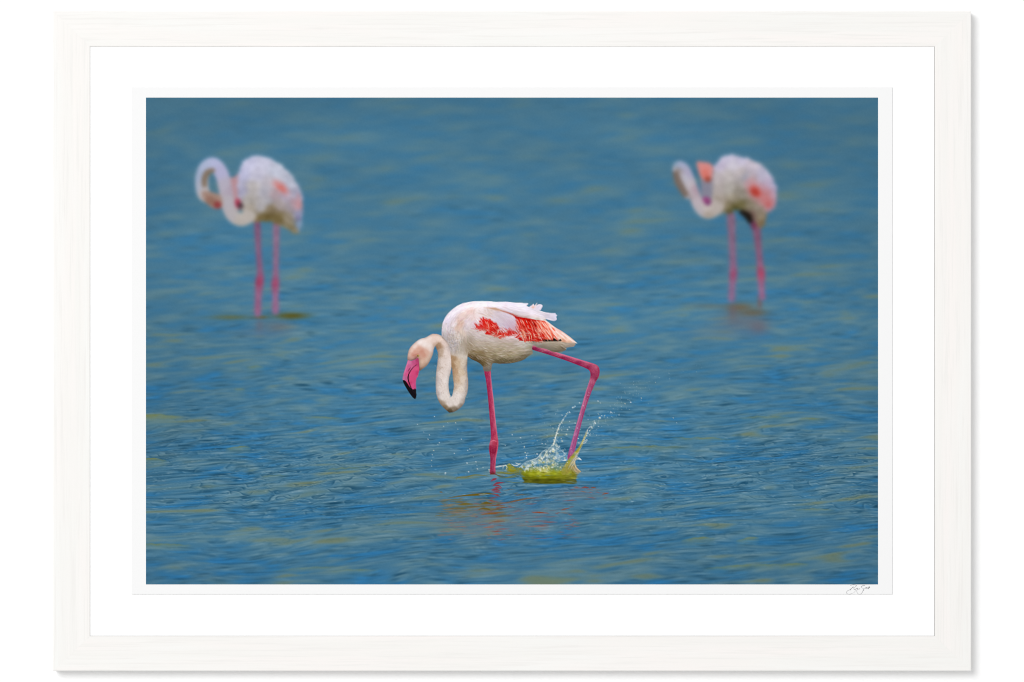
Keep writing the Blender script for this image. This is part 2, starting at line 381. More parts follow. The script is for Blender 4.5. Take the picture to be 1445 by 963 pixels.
L_neck = tube(L_neck_c, [9.5, 9.5, 9.2, 9.2, 9.6, 9.8, 9.8, 9.6, 9.4, 9.4, 9.4, 9.4, 8])
Ln = part_field(L_neck, zlc([(340, 395, 182, 174, 168), (290, 420, 178, 170, 164), (300, 395, 186, 178, 172), (245, 390, 178, 172, 176), (228, 320, 178, 172, 180), (210, 230, 178, 172, 188), (240, 250, 172, 160, 176), (190, 160, 176, 174, 206), (150, 105, 178, 182, 214), (110, 115, 170, 180, 208), (75, 180, 160, 172, 198), (72, 240, 168, 174, 192), (100, 260, 182, 174, 176), (140, 285, 178, 164, 156)]))
jobs = [(fill(spline(zl([(232, 205), (262, 185), (290, 170), (310, 260), (315, 340), (290, 356), (250, 340)]))), (186, 140, 146), .95),
        (Lb[0], Lb[1], 1.0)]
for a, b, w_, c, k_ in [((458, 205), (548, 285), 9, (204, 146, 150), .35), ((470, 212), (536, 268), 5.5, (208, 122, 118), .55), ((484, 232), (526, 262), 3.2, (208, 96, 84), .6), ((560, 300), (600, 360), 7, (196, 150, 164), .4)]:
    jobs.append((fill(tube(zl([a, ((a[0]+b[0])/2+4, (a[1]+b[1])/2-3), b]), [w_*.5, w_, w_*.5])), c, k_))
jobs += [(fill(tube(zl([(592, 270), (604, 320), (596, 350)]), [2, 4, 2])), (200, 140, 146), .5),
         (fill(tube(zl([(590, 385), (604, 410)]), [2, 2])), (108, 92, 140), .5),
         (fill(blob(*zl([(280, 322)])[0], 4.2, 6.5)), (168, 52, 78), .95), (fill(blob(*zl([(294, 336)])[0], 4.2, 4.2)), (62, 44, 52), .9),
         (Ln[0], Ln[1], 1.0),
         (fill(tube(zl([(106, 238), (106, 195), (124, 160), (160, 148)]), [3.0, 4.2, 4.2, 2.4])), (126, 106, 86), .9),
         (fill(spline(zl([(95, 262), (135, 262), (185, 280), (200, 318), (192, 348), (160, 352), (125, 332), (100, 300)]))), (160, 132, 120), 1.0),
         (fill(blob(*zl([(172, 330)])[0], 6.0, 5.0, .4)), (142, 52, 56), .95), (fill(blob(*zl([(140, 310)])[0], 8, 6, .5)), (138, 98, 84), .7)]
def far_leg(z, pts_l, pts_r, c_top, c_low, knee, c_knee):
    mids = [((a[0]+b[0])/2, (a[1]+b[1])/2) for a, b in zip(pts_l, pts_r)]
    pts_l = [(m[0]+(a[0]-m[0])*.84, a[1]) for a, m in zip(pts_l, mids)]; pts_r = [(m[0]+(b[0]-m[0])*.84, b[1]) for b, m in zip(pts_r, mids)]
    poly = spline(z(pts_l+pts_r[::-1]), True, 5); pm = fill(poly); X, Y = coords(pm[0], pm[1], pm[2].shape)
    kx, ky = z([knee])[0]; t = sstep(0, 1, (Y-poly[:, 1].min())/(poly[:, 1].max()-poly[:, 1].min()))[..., None]
    c = np.array(c_top, np.float32)*(1-t)+np.array(c_low, np.float32)*t
    k = np.exp(-(np.abs(Y-ky)/9)**1.6)[..., None]; c = c+(np.array(c_knee, np.float32)-c)*k*.75; c = c+(14*perlin(X/6, Y/9, 321))[..., None]
    return pm, c
L_legs = [far_leg(zl, [(364, 425), (370, 560), (378, 680), (368, 730), (366, 820), (366, 905)], [(400, 425), (404, 560), (414, 680), (420, 720), (406, 820), (402, 905)], (126, 88, 118), (150, 98, 132), (393, 732), (158, 52, 84)),
          far_leg(zl, [(462, 425), (462, 560), (460, 700), (452, 742), (458, 820), (458, 895)], [(500, 425), (498, 560), (496, 690), (500, 735), (496, 820), (496, 895)], (136, 106, 132), (148, 104, 138), (477, 742), (164, 64, 98))]
jobs = [(p, c, 1.0) for p, c in L_legs]+jobs
soft_layer(jobs, 2.6, (240, 190, 470, 470))
for pm, _ in L_legs[:1]: claim(pm, 'left.leg')
claim(L_legs[1][0], 'left.leg2'); claim(Lb[0], 'left.body'); claim(Ln[0], 'left.neck')
claim(fill(spline(zl([(95, 262), (135, 262), (185, 280), (200, 318), (192, 348), (160, 352), (125, 332), (100, 300)]))), 'left.head')

zr, zrc = zoomed(940, 210, 7.406), zoomed_c(940, 210, 7.406)
zr2 = zoomed(930, 200, 3.704)
R_body = spline(zr([(500, 200), (540, 130), (600, 80), (660, 60), (760, 75), (880, 110), (1000, 170), (1080, 250), (1140, 350), (1160, 460), (1140, 580), (1090, 660), (1050, 690), (1045, 770), (1000, 830), (930, 800), (890, 720), (820, 660), (740, 640), (660, 680), (600, 680), (520, 690), (470, 700), (470, 600), (480, 480), (485, 330)]))
R_cols = zrc([(650, 90, 208, 202, 226), (780, 110, 205, 198, 222), (560, 180, 200, 190, 214), (700, 170, 208, 202, 216), (900, 180, 204, 194, 208), (1020, 250, 194, 190, 212), (1110, 360, 186, 178, 206), (1130, 480, 182, 164, 192), (1100, 600, 176, 140, 164),
    (540, 300, 192, 182, 186), (650, 280, 198, 190, 190), (780, 260, 198, 188, 190), (560, 420, 186, 176, 174), (660, 420, 184, 178, 172), (780, 360, 176, 168, 168), (820, 300, 168, 166, 180), (760, 420, 158, 150, 140), (700, 520, 164, 154, 136), (580, 540, 178, 166, 156), (800, 480, 152, 144, 132), (900, 340, 190, 166, 172), (1000, 340, 190, 180, 202),
    (640, 600, 146, 134, 106), (720, 620, 92, 84, 42), (680, 650, 100, 94, 56), (780, 590, 118, 110, 72), (880, 600, 142, 132, 112), (960, 620, 158, 146, 132), (980, 700, 152, 138, 118), (1010, 770, 138, 118, 88), (900, 700, 118, 92, 84), (560, 640, 160, 148, 132), (500, 640, 168, 156, 144), (1040, 480, 190, 128, 132), (1060, 380, 188, 166, 190)])
Rb = plumed(part_field(R_body, R_cols), 311)
R_neck = tube(zr([(560, 560), (500, 640), (430, 668), (360, 620), (312, 530), (278, 430), (240, 320), (195, 220), (140, 180), (95, 195)]), [9.5, 9.5, 9, 8.6, 8.2, 8, 7.6, 7.4, 7, 6])
Rn = part_field(R_neck, zrc([(520, 620, 182, 172, 166), (440, 680, 168, 156, 146), (430, 630, 196, 186, 182), (350, 650, 182, 174, 180), (320, 560, 186, 174, 182), (270, 460, 184, 172, 180), (300, 440, 176, 150, 164), (230, 380, 190, 182, 190), (200, 320, 184, 182, 196), (240, 260, 172, 166, 192), (170, 150, 166, 172, 200), (80, 160, 142, 164, 188), (100, 260, 140, 118, 104), (140, 400, 128, 108, 90), (200, 490, 108, 96, 84), (170, 330, 186, 184, 192), (205, 400, 188, 182, 188)]))
R_head = spline(zr([(320, 140), (380, 140), (450, 150), (490, 190), (490, 260), (465, 330), (420, 340), (370, 310), (340, 250)]))
jobs = [(fill(spline(zr([(70, 190), (130, 150), (220, 240), (290, 400), (270, 500), (200, 520), (130, 400), (80, 290)]))), (176, 172, 182), 1.0), (fill(tube(zr([(95, 235), (120, 330), (165, 420), (215, 500)]), [4.2, 5, 5, 4])), (118, 102, 92), .95), (fill(spline(zr([(370, 300), (480, 300), (490, 420), (480, 560), (420, 590), (370, 500)]))), (150, 136, 150), .8), (fill(blob(*zr([(418, 555)])[0], 7, 6.5, .6)), (152, 52, 116), .85), (fill(blob(*zr([(436, 572)])[0], 4, 3.2)), (96, 60, 100), .6),
        (fill(R_head), (214, 138, 134), 1.0), (fill(blob(*zr([(408, 260)])[0], 5.5, 7)), (214, 112, 98), .7), (fill(blob(*zr([(436, 320)])[0], 4.6, 4)), (158, 66, 50), .95),
        (Rb[0], Rb[1], 1.0),
        (fill(tube(zr([(840, 330), (930, 430), (1060, 540), (1090, 640)]), [5, 14, 14, 5])), (196, 138, 146), .5), (fill(tube(zr([(880, 390), (930, 440), (990, 500)]), [4, 8, 4])), (200, 96, 90), .7), (fill(blob(*zr([(930, 455)])[0], 7, 5, .8)), (172, 46, 34), .75),
        (fill(tube(zr([(1000, 510), (1060, 560), (1080, 620)]), [5, 8, 4])), (196, 118, 118), .7), (fill(tube(zr([(1060, 560), (1075, 610)]), [3, 3])), (184, 84, 80), .6),
        (fill(tube(zr([(770, 655), (850, 700), (890, 780)]), [2.5, 5.0, 3.0])), (28, 22, 18), 1.0), (fill(blob(*zr([(915, 800)])[0], 4.5, 6)), (112, 48, 76), .85),
        (Rn[0], Rn[1], 1.0)]
R_legs = [far_leg(zr2, [(352, 380), (358, 500), (364, 620), (364, 690), (362, 760), (360, 830)], [(400, 380), (404, 500), (408, 620), (412, 690), (402, 760), (398, 830)], (128, 100, 124), (140, 108, 142), (387, 695), (160, 70, 104)),
          far_leg(zr2, [(486, 440), (498, 540), (508, 640), (508, 690), (516, 760), (522, 822)], [(530, 440), (538, 540), (548, 640), (558, 690), (554, 760), (558, 822)], (128, 86, 112), (148, 104, 138), (530, 692), (186, 70, 98))]
jobs = [(p, c, 1.0) for p, c in R_legs]+jobs
soft_layer(jobs, 2.75, (915, 190, 1130, 450))
claim(R_legs[0][0], 'right.leg'); claim(R_legs[1][0], 'right.leg2'); claim(Rb[0], 'right.body'); claim(Rn[0], 'right.neck'); claim(fill(R_head), 'right.head')

# ---- the wading bird in focus
zw, zwc = zoomed(620, 415, 7.225), zoomed_c(620, 415, 7.225)
zn, znc = zoomed(560, 455, 6.875), zoomed_c(560, 455, 6.875)
zh, zhc = zoomed(560, 465, 9.175), zoomed_c(560, 465, 9.175)
za, zb = zoomed(660, 420, 12.04), zoomed(720, 420, 12.04)
zg, zgc = zoomed(680, 480, 4.815), zoomed_c(680, 480, 4.815)
zs, zq = zoomed(700, 560, 7.407), zoomed(620, 650, 6.02)

# rear leg starts behind the belly feathers: legs first
def near_leg(outline, cps, name, e=1.0):
    pm = fill(spline(outline, True, 6)); X, Y = coords(pm[0], pm[1], pm[2].shape)
    c = field(cps, X, Y, 1.5, 3.0)*np.array([.90, 1.0, .93], np.float32); lum = c.mean(-1, keepdims=True); c = lum+(c-lum)*.88; c += (8*perlin(X/1.5, Y/5.5, 31)+15*perlin(X/1.1, Y/1.2, 32)+5*perlin(X/4, Y/11, 33))[..., None]
    over(pm[0], pm[1], pm[2], c); claim(pm, name); return pm
front = zg([(17, 205), (27, 270), (36, 340), (45, 430), (54, 540), (61, 630), (60, 672), (50, 715), (49, 750), (57, 800), (57, 850), (55, 908), (90, 908), (92, 860), (96, 800), (107, 745), (112, 700), (106, 650), (99, 600), (92, 550), (81, 450), (70, 340), (62, 270), (57, 200)])
near_leg(front, zgc([(22, 230, 172, 28, 78), (34, 230, 190, 38, 88), (52, 230, 206, 62, 106), (40, 330, 178, 26, 76), (54, 330, 200, 44, 92), (66, 330, 214, 78, 118), (52, 460, 180, 26, 76), (64, 460, 206, 50, 98), (78, 460, 214, 84, 122), (64, 580, 182, 30, 80), (76, 580, 206, 58, 104), (90, 580, 212, 90, 124), (70, 650, 190, 36, 84), (98, 660, 216, 70, 104), (60, 700, 214, 86, 124), (82, 700, 206, 48, 84), (104, 710, 198, 46, 80), (56, 735, 182, 28, 70), (76, 750, 160, 26, 66), (100, 740, 176, 34, 74), (66, 810, 168, 36, 84), (86, 810, 196, 66, 106), (64, 880, 172, 46, 90), (84, 880, 190, 62, 104), (72, 905, 140, 40, 62)]), 'near.leg')
stroke(zg([(44, 260), (58, 420), (74, 600)]), .5, .5, (150, 16, 62), .5)
stroke(zg([(54, 240), (70, 420), (90, 600)]), .5, .5, (232, 120, 150), .35)
rear = zg([(338, 62), (346, 36), (400, 52), (470, 74), (540, 96), (620, 119), (700, 143), (765, 163), (792, 182), (800, 212), (794, 250), (772, 288), (745, 350), (713, 440), (684, 540), (650, 672), (624, 770), (580, 810), (607, 700), (646, 560), (683, 430), (707, 350), (730, 280), (738, 235), (728, 206), (700, 190), (650, 170), (560, 136), (440, 96)])
near_leg(rear, zgc([(350, 45, 190, 40, 96), (345, 62, 128, 14, 62), (430, 66, 212, 92, 132), (430, 88, 150, 22, 72), (540, 100, 214, 92, 128), (545, 124, 156, 26, 74), (640, 128, 208, 80, 120), (650, 160, 160, 28, 78), (720, 155, 212, 84, 124), (720, 190, 162, 28, 76), (770, 180, 214, 82, 122), (790, 215, 186, 56, 98), (755, 215, 196, 60, 106), (745, 230, 160, 34, 82), (770, 245, 176, 48, 92), (780, 265, 160, 36, 80), (750, 280, 206, 88, 132), (735, 330, 196, 80, 130), (755, 330, 172, 48, 100), (705, 420, 196, 90, 140), (728, 410, 176, 56, 112), (670, 530, 190, 92, 148), (690, 530, 172, 62, 120), (640, 640, 188, 92, 154), (655, 650, 172, 68, 132), (608, 760, 182, 84, 152), (590, 800, 170, 62, 132)]), 'near.leg2')
stroke(zg([(352, 56), (520, 106), (690, 165)]), .5, .5, (140, 16, 64), .6); stroke(zg([(380, 56), (540, 106), (720, 158)]), .6, .4, (232, 140, 168), .45)
for p, w, c, a_ in [([(346, 66), (440, 92), (560, 131), (690, 180), (728, 202)], 1.7, (140, 20, 68), .6), ([(352, 42), (420, 60), (560, 104), (700, 147), (770, 170)], 2.0, (222, 118, 152), .55), ([(790, 190), (796, 215), (786, 255)], 1.4, (150, 36, 78), .5), ([(768, 295), (738, 362), (700, 468), (660, 610), (622, 760)], 1.5, (150, 40, 96), .5), ([(735, 275), (712, 345), (690, 425), (652, 560), (600, 745)], 1.6, (214, 130, 172), .5),
                   ([(20, 215), (40, 340), (58, 540), (64, 640)], 1.5, (142, 18, 62), .55), ([(55, 215), (74, 380), (92, 560), (104, 660)], 1.6, (226, 120, 146), .5), ([(54, 715), (56, 745), (62, 800), (62, 900)], 1.6, (128, 22, 56), .5), ([(108, 690), (104, 745), (92, 810), (86, 895)], 1.5, (222, 104, 128), .45), ([(62, 690), (80, 684), (100, 690)], 1.6, (232, 132, 152), .5), ([(58, 760), (80, 768), (100, 752)], 2.0, (128, 18, 52), .5)]:
    stroke(zg(p), .6, .5, c, min(a_*1.5, .9), wm=w*.9, soft=.8)
for k in range(26):
    x, y = rng.uniform(735, 795), rng.uniform(180, 285)
    stroke(zg([(x-9, y+rng.uniform(-3, 3)), (x, y), (x+9, y-5)]), .2, .2, (132, 22, 66) if k % 2 else (232, 130, 160), .3)

body = spline(zw([(24, 440), (27, 350), (38, 290), (70, 225), (120, 170), (190, 118), (260, 92), (340, 77), (430, 74), (520, 76), (600, 84), (680, 80), (780, 90), (860, 96), (930, 150), (1060, 220), (1090, 270), (1180, 340), (1300, 430), (1385, 500), (1365, 536), (1290, 548), (1290, 572), (1240, 590), (1170, 594), (1080, 560), (1000, 545), (958, 520), (944, 560), (952, 605), (900, 640), (860, 672), (760, 702), (640, 712), (560, 706), (538, 720), (522, 784), (455, 784), (442, 742), (420, 715), (380, 690), (330, 668), (285, 645), (270, 760), (130, 760), (110, 610), (90, 540), (50, 470)]), True, 5)
body_cols = zwc([(430, 90, 243, 232, 242), (520, 110, 236, 226, 240), (620, 110, 230, 222, 240), (200, 140, 236, 224, 236), (120, 200, 230, 220, 232), (80, 260, 222, 212, 228), (55, 350, 218, 206, 216), (300, 120, 242, 228, 234), (320, 175, 240, 208, 202), (250, 230, 232, 206, 200), (215, 300, 214, 178, 162), (185, 350, 216, 190, 176), (150, 300, 228, 214, 220), (130, 370, 214, 204, 208), (110, 430, 186, 172, 168), (150, 520, 190, 180, 180), (200, 440, 218, 206, 200), (240, 400, 216, 198, 186), (220, 560, 200, 188, 176), (60, 430, 206, 196, 198), (250, 500, 190, 176, 160),
    (300, 280, 230, 214, 220), (330, 240, 238, 216, 214), (400, 190, 242, 226, 226), (500, 190, 226, 206, 202), (560, 230, 222, 208, 218), (650, 260, 222, 208, 222), (700, 330, 216, 200, 220), (640, 320, 212, 198, 212), (350, 310, 226, 206, 216), (280, 350, 216, 202, 204), (320, 400, 206, 190, 188), (400, 440, 214, 200, 200), (300, 450, 190, 176, 164), (400, 500, 200, 186, 172), (550, 470, 212, 198, 198), (700, 460, 220, 198, 204), (800, 480, 210, 196, 196), (860, 520, 206, 198, 186), (700, 530, 196, 182, 164), (550, 530, 192, 176, 152), (500, 580, 178, 160, 132), (320, 540, 172, 154, 128), (330, 610, 150, 128, 92), (320, 655, 132, 106, 66), (420, 640, 152, 130, 94), (420, 700, 128, 104, 66), (540, 640, 166, 148, 116), (620, 600, 180, 164, 136), (700, 620, 182, 166, 136), (800, 590, 190, 176, 150), (900, 580, 190, 178, 154), (700, 690, 142, 124, 88), (600, 690, 146, 128, 92), (850, 655, 152, 136, 104), (490, 740, 196, 180, 164), (480, 775, 182, 164, 150),
    (1000, 520, 196, 184, 168), (1100, 535, 190, 176, 156), (1180, 575, 164, 148, 122), (1250, 560, 170, 154, 128), (1180, 510, 180, 166, 146), (1310, 525, 206, 186, 170), (1260, 500, 190, 172, 152)])
pm = fill(body); BX, BY = coords(pm[0], pm[1], pm[2].shape)
bc = field(body_cols, BX, BY, 2.3, 6.0)
lowz = np.clip((BY-zw([(0, 430)])[0][1])/30, 0, 1)
bc *= (1-.15*lowz)[..., None]
bc += (6*perlin(BX/9, BY/4, 27)+4*perlin(BX/4, BY/2, 28))[..., None]
over(pm[0], pm[1], pm[2], bc); claim(pm, 'near.body')
body_pm = pm
def flow_strokes(n, box, angles, cols, wr, lr, alpha, jit, pmask, cf=None, seed=0, bend=.25):
    """feather barbs: short strokes that follow the lie of the plumage"""
    r = np.random.default_rng(100+seed); y0, x0, m = pmask; k = 0
    while k < n:
        x, y = r.uniform(box[0], box[2]), r.uniform(box[1], box[3])
        iy, ix = int((y-PY0)*SS)-y0, int((x-PX0)*SS)-x0
        if not (0 <= iy < m.shape[0] and 0 <= ix < m.shape[1]) or m[iy, ix] < .9: n -= .25; continue
        k += 1
        w = np.array([1/((x-a[0])**2+(y-a[1])**2+6)**1.5 for a in angles]); w /= w.sum()
        vx = sum(wi*math.cos(math.radians(a[2])) for wi, a in zip(w, angles)); vy = sum(wi*math.sin(math.radians(a[2])) for wi, a in zip(w, angles))
        th = math.atan2(vy, vx)+r.normal(0, .16); L = r.uniform(*lr)
        ex, ey = x+L*math.cos(th), y+L*math.sin(th)
        jy, jx = min(max(int((ey-PY0)*SS)-y0, 0), m.shape[0]-1), min(max(int((ex-PX0)*SS)-x0, 0), m.shape[1]-1)
        if m[jy, jx] < .5: continue
        base = cf[iy, ix] if cf is not None else np.array(cols[r.integers(len(cols))], float)
        c = np.clip(base+r.normal(0, jit)+r.normal(0, jit*.25, 3), 0, 255); b = r.normal(0, bend)*L*.3
        stroke([(x, y), ((x+ex)/2-b*math.sin(th), (y+ey)/2+b*math.cos(th)), (ex, ey)], .3, .15, c, alpha*r.uniform(.5, 1), wm=r.uniform(*wr))
flow = [(p[0], p[1], c) for p, c in zip(zw([(60, 350), (80, 260), (150, 180), (260, 110), (400, 90), (600, 100), (200, 300), (300, 250), (400, 200), (550, 210), (700, 280), (300, 380), (400, 470), (600, 500), (800, 520), (350, 560), (500, 580), (700, 600), (880, 600), (420, 680), (600, 680), (150, 450), (180, 560), (1100, 540), (1250, 560), (480, 750), (700, 330), (250, 420)]),
    [100, 112, 130, 155, 172, 5, 118, 150, 15, 24, 40, 12, 8, 2, -4, 12, 6, 0, -12, 30, 6, 95, 95, 6, 10, 90, 48, 80])]
bb = (620, 424, 814, 526)
flow_strokes(1900, bb, flow, None, (.6, 1.7), (5, 15), .65, 16, body_pm, bc, 1)
flow_strokes(1500, bb, flow, None, (.4, 1.0), (3, 9), .65, 22, body_pm, bc, 2)
# mottled down at the base of the neck
r = np.random.default_rng(5)
for k in range(170):
    x, y = zw([(r.normal(130, 48), r.normal(490, 70))])[0]
    d = r.choice([0, 1, 2], p=[.3, .3, .4]); c = [(128, 120, 128), (176, 148, 118), (232, 226, 230)][d]
    a = r.uniform(0, 6.28); L = r.uniform(.8, 2.6)
    stroke([(x, y), (x+L*.5*math.cos(a)+.4, y+L*.5*math.sin(a)), (x+L*math.cos(a), y+L*math.sin(a))], .3, .2, c, r.uniform(.15, .42), wm=r.uniform(.7, 2.0), soft=.8)
# belly tufts
for k in range(150):
    x, y = zw([(r.uniform(560, 930), r.uniform(600, 700))])[0]; a = r.normal(.15, .35); L = r.uniform(3, 7)
    ok = body_pm[2][min(max(int((y+1.2-PY0)*SS)-body_pm[0], 0), body_pm[2].shape[0]-1), min(max(int((x+L-PX0)*SS)-body_pm[1], 0), body_pm[2].shape[1]-1)] > .5
    if ok: stroke([(x, y), (x+L*.5, y+L*.5*math.sin(a)+.7), (x+L*math.cos(a), y+L*math.sin(a))], .3, .2, (122, 104, 68) if k % 3 == 0 else (206, 192, 164), r.uniform(.2, .5), wm=r.uniform(.5, 1.1))
for k in range(60):    # frayed edge of the belly and vent
    t = r.uniform(0, 1); x, y = zw([(700+t*250, 704-t*t*90-t*8)])[0]; L = r.uniform(1.5, 4)
    stroke([(x-2, y-1.2), (x, y-.2), (x+L, y-L*.18)], .6, .1, (r.uniform(140, 180),)*1+(r.uniform(126, 160), r.uniform(92, 128)), .7)
for k in range(40):
    x, y = zw([(r.uniform(1050, 1290), r.uniform(560, 596))])[0]
    stroke([(x-3, y-1), (x+r.uniform(1, 3), y+.3)], .5, .1, (168, 152, 126), .5)

# tail and folded flight feathers
wingtip = spline(zb([(470, 380), (560, 385), (640, 415), (760, 505), (880, 575), (1010, 668), (1090, 735), (1140, 782), (1100, 772), (1060, 768), (1000, 772), (950, 768), (860, 745), (800, 720), (700, 700), (600, 600)]), True, 4)
pm = fill(wingtip); X, Y = coords(pm[0], pm[1], pm[2].shape)
zbc = zoomed_c(720, 420, 12.04)
wc = field(zbc([(620, 420, 238, 222, 226), (700, 490, 236, 200, 192), (800, 560, 240, 190, 184), (900, 620, 238, 196, 186), (850, 680, 226, 184, 164), (900, 730, 206, 150, 122), (1000, 700, 240, 206, 192), (1000, 760, 220, 178, 152), (1110, 770, 240, 214, 204), (700, 640, 232, 150, 132), (780, 680, 222, 130, 110)]), X, Y, 1.6, 1)
over(pm[0], pm[1], pm[2], wc); wing_pm = [pm]
for k in range(130):
    t = r.uniform(0, 1); u = r.uniform(0, 1)
    x0_, y0_ = 600+t*260, 400+t*190+u*(250-t*60); L = r.uniform(90, 240); th = math.atan2(.72, 1)+r.normal(0, .05)+.25*u
    c = [(250, 226, 222), (226, 150, 132), (244, 204, 196), (214, 176, 156)][r.integers(4)]
    x1_, y1_ = x0_+L*math.cos(th), y0_+L*math.sin(th)
    if y1_ > 775 or (y1_ < 415+(x1_-640)*.74): continue
    stroke(zb([(x0_, y0_), ((x0_+x1_)/2, (y0_+y1_)/2-5), (x1_, y1_)]), .3, .15, c, r.uniform(.3, .7), wm=r.uniform(.4, 1.1))
for p in [[(1000, 690), (1070, 740), (1138, 782)], [(940, 650), (1030, 720), (1110, 778)], [(880, 600), (980, 670), (1075, 770)]]:
    stroke(zb(p), 1.0, .3, (248, 226, 220), .8, wm=.9)
for p in [[(860, 770), (960, 800), (1080, 835)], [(900, 790), (980, 830), (1085, 828)], [(860, 810), (930, 860), (955, 875)]]:
    stroke(zb(p), 1.4, .3, (206, 190, 172), .8, wm=1.4)
# black flight feathers peeping out
for poly in [[(535, 742), (575, 706), (640, 708), (700, 718), (735, 688), (775, 712), (815, 735), (850, 706), (872, 738), (790, 744), (700, 744), (600, 748)], [(375, 748), (420, 738), (445, 752), (400, 762)]]:
    pm = fill(spline(zb(poly), True, 4)); over(pm[0], pm[1], pm[2]*.97, (18, 12, 14))
for k in range(26):
    x = r.uniform(560, 850); stroke(zb([(x, 700+r.uniform(-4, 8)), (x+r.uniform(10, 30), 744)]), .3, .1, (60, 40, 36) if k % 2 else (8, 6, 8), .5, wm=.5)

# red coverts: a bed of deep red under single strands
def red_bed(poly, cps):
    pm = fill(spline(poly, True, 4)); X, Y = coords(pm[0], pm[1], pm[2].shape); over(pm[0], pm[1], pm[2], field(cps, X, Y, 1.5, 1)); wing_pm.append(pm); return pm
red1 = red_bed(za([(135, 440), (180, 470), (232, 350), (330, 362), (430, 402), (500, 460), (540, 540), (590, 590), (650, 590), (720, 535), (820, 602), (760, 622), (700, 640), (640, 665), (560, 698), (480, 664), (400, 648), (295, 622), (330, 556), (250, 552), (150, 530)]),
    [p+c for p, c in zip(za([(200, 500), (300, 380), (420, 460), (350, 480), (330, 600), (470, 560), (500, 640), (620, 640), (720, 590), (780, 605)]), [(216, 20, 18), (226, 40, 34), (212, 18, 12), (222, 70, 54), (204, 14, 8), (190, 10, 6), (206, 20, 10), (214, 40, 24), (212, 20, 14), (196, 14, 10)])])
red2 = red_bed(zb([(40, 280), (110, 325), (300, 352), (430, 378), (540, 392), (600, 410), (640, 470), (700, 560), (740, 640), (720, 715), (640, 712), (560, 715), (540, 742), (450, 752), (380, 738), (300, 742), (250, 735), (190, 650), (150, 572), (95, 440), (104, 385)]),
    [p+c for p, c in zip(zb([(110, 340), (150, 450), (220, 560), (270, 700), (300, 450), (380, 560), (430, 700), (420, 420), (500, 500), (540, 640), (520, 720), (600, 480), (650, 600), (690, 690), (560, 410), (200, 380)]), [(176, 8, 8), (204, 12, 8), (206, 18, 10), (186, 8, 4), (198, 18, 10), (206, 22, 12), (200, 16, 8), (190, 24, 14), (210, 56, 38), (206, 34, 20), (176, 16, 8), (226, 130, 110), (228, 132, 112), (220, 98, 76), (206, 76, 56), (190, 14, 10)])])
for k in range(75):     # broad covert vanes first
    t = r.uniform(0, 1); x0_ = 80+t*540; y0_ = 330+t*75+r.uniform(0, 1)*(270-60*t); th = math.radians(63-8*t+r.normal(0, 5)); L = r.uniform(70, 150)
    x1_, y1_ = x0_+L*math.cos(th), y0_+L*math.sin(th)
    if y1_ > 745: continue
    p = r.uniform(); c = ((150, 4, 2) if p < .35 else (222, 24, 12) if p < .75 else (236, 92, 66)) if t < .62 else ((214, 60, 40) if p < .3 else (238, 140, 116) if p < .7 else (248, 206, 192))
    stroke(zb([(x0_, y0_), ((x0_+x1_)/2+r.normal(0, 4), (y0_+y1_)/2), (x1_, y1_)]), .7, .3, c, r.uniform(.6, .9), wm=r.uniform(1.3, 2.3), soft=.6)
for k in range(330):
    t = r.uniform(0, 1); x0_ = 85+t*560; y0_ = 335+t*70+r.uniform(0, 1)**1.2*(330-60*t)
    th = math.radians(64-9*t+r.normal(0, 6)); L = r.uniform(50, 150)
    x1_, y1_ = x0_+L*math.cos(th), y0_+L*math.sin(th)
    if y1_ > 748: continue
    p = r.uniform()
    if t < .62: c = (142, 4, 2) if p < .26 else (220, 26, 12) if p < .60 else (238, 104, 78) if p < .84 else (248, 206, 188)
    else: c = (206, 36, 18) if p < .22 else (236, 110, 80) if p < .5 else (244, 178, 158) if p < .8 else (250, 216, 206)
    stroke(zb([(x0_, y0_), ((x0_+x1_)/2+r.normal(0, 5), (y0_+y1_)/2), (x1_, y1_)]), .25, .15, c, r.uniform(.45, .9), wm=r.uniform(.35, 1.15))
for p, w, c in [([(180, 370), (215, 420), (262, 500)], 1.1, (240, 150, 130)), ([(200, 540), (240, 600), (280, 690)], 1.0, (246, 176, 140)), ([(340, 440), (370, 510), (392, 600)], 1.2, (242, 150, 124)), ([(340, 600), (360, 660), (355, 730)], 1.0, (240, 186, 150)), ([(470, 410), (520, 480), (580, 570)], 1.6, (240, 176, 156)), ([(560, 410), (640, 520), (712, 700)], 1.5, (246, 196, 182)), ([(640, 530), (690, 590), (712, 718)], 1.2, (238, 140, 112)), ([(690, 600), (760, 660), (806, 738)], 1.7, (224, 84, 56)), ([(700, 505), (735, 540), (770, 575)], 2.2, (232, 84, 50)), ([(600, 420), (680, 500), (760, 600)], 1.0, (250, 218, 210)), ([(720, 600), (770, 650), (800, 700)], 1.0, (248, 210, 200)), ([(640, 600), (690, 650), (712, 720)], .8, (252, 224, 214))]:
    stroke(zb(p), .4, .3, c, .85, wm=w)
for k in range(330):
    x0_, y0_ = r.uniform(200, 800), r.uniform(370, 640); u = (x0_-200)/560
    if y0_ < 350+u*200 or y0_ > 540+u*110: continue
    th = math.radians(50+r.normal(0, 14)); L = r.uniform(30, 95); p = r.uniform()
    c = (178, 6, 4) if p < .35 else (224, 40, 24) if p < .6 else (238, 122, 104) if p < .88 else (244, 204, 196)
    stroke(za([(x0_, y0_), (x0_+L*.5*math.cos(th)+2, y0_+L*.5*math.sin(th)), (x0_+L*math.cos(th), y0_+L*math.sin(th))]), .25, .15, c, r.uniform(.4, .85), wm=r.uniform(.3, .95))
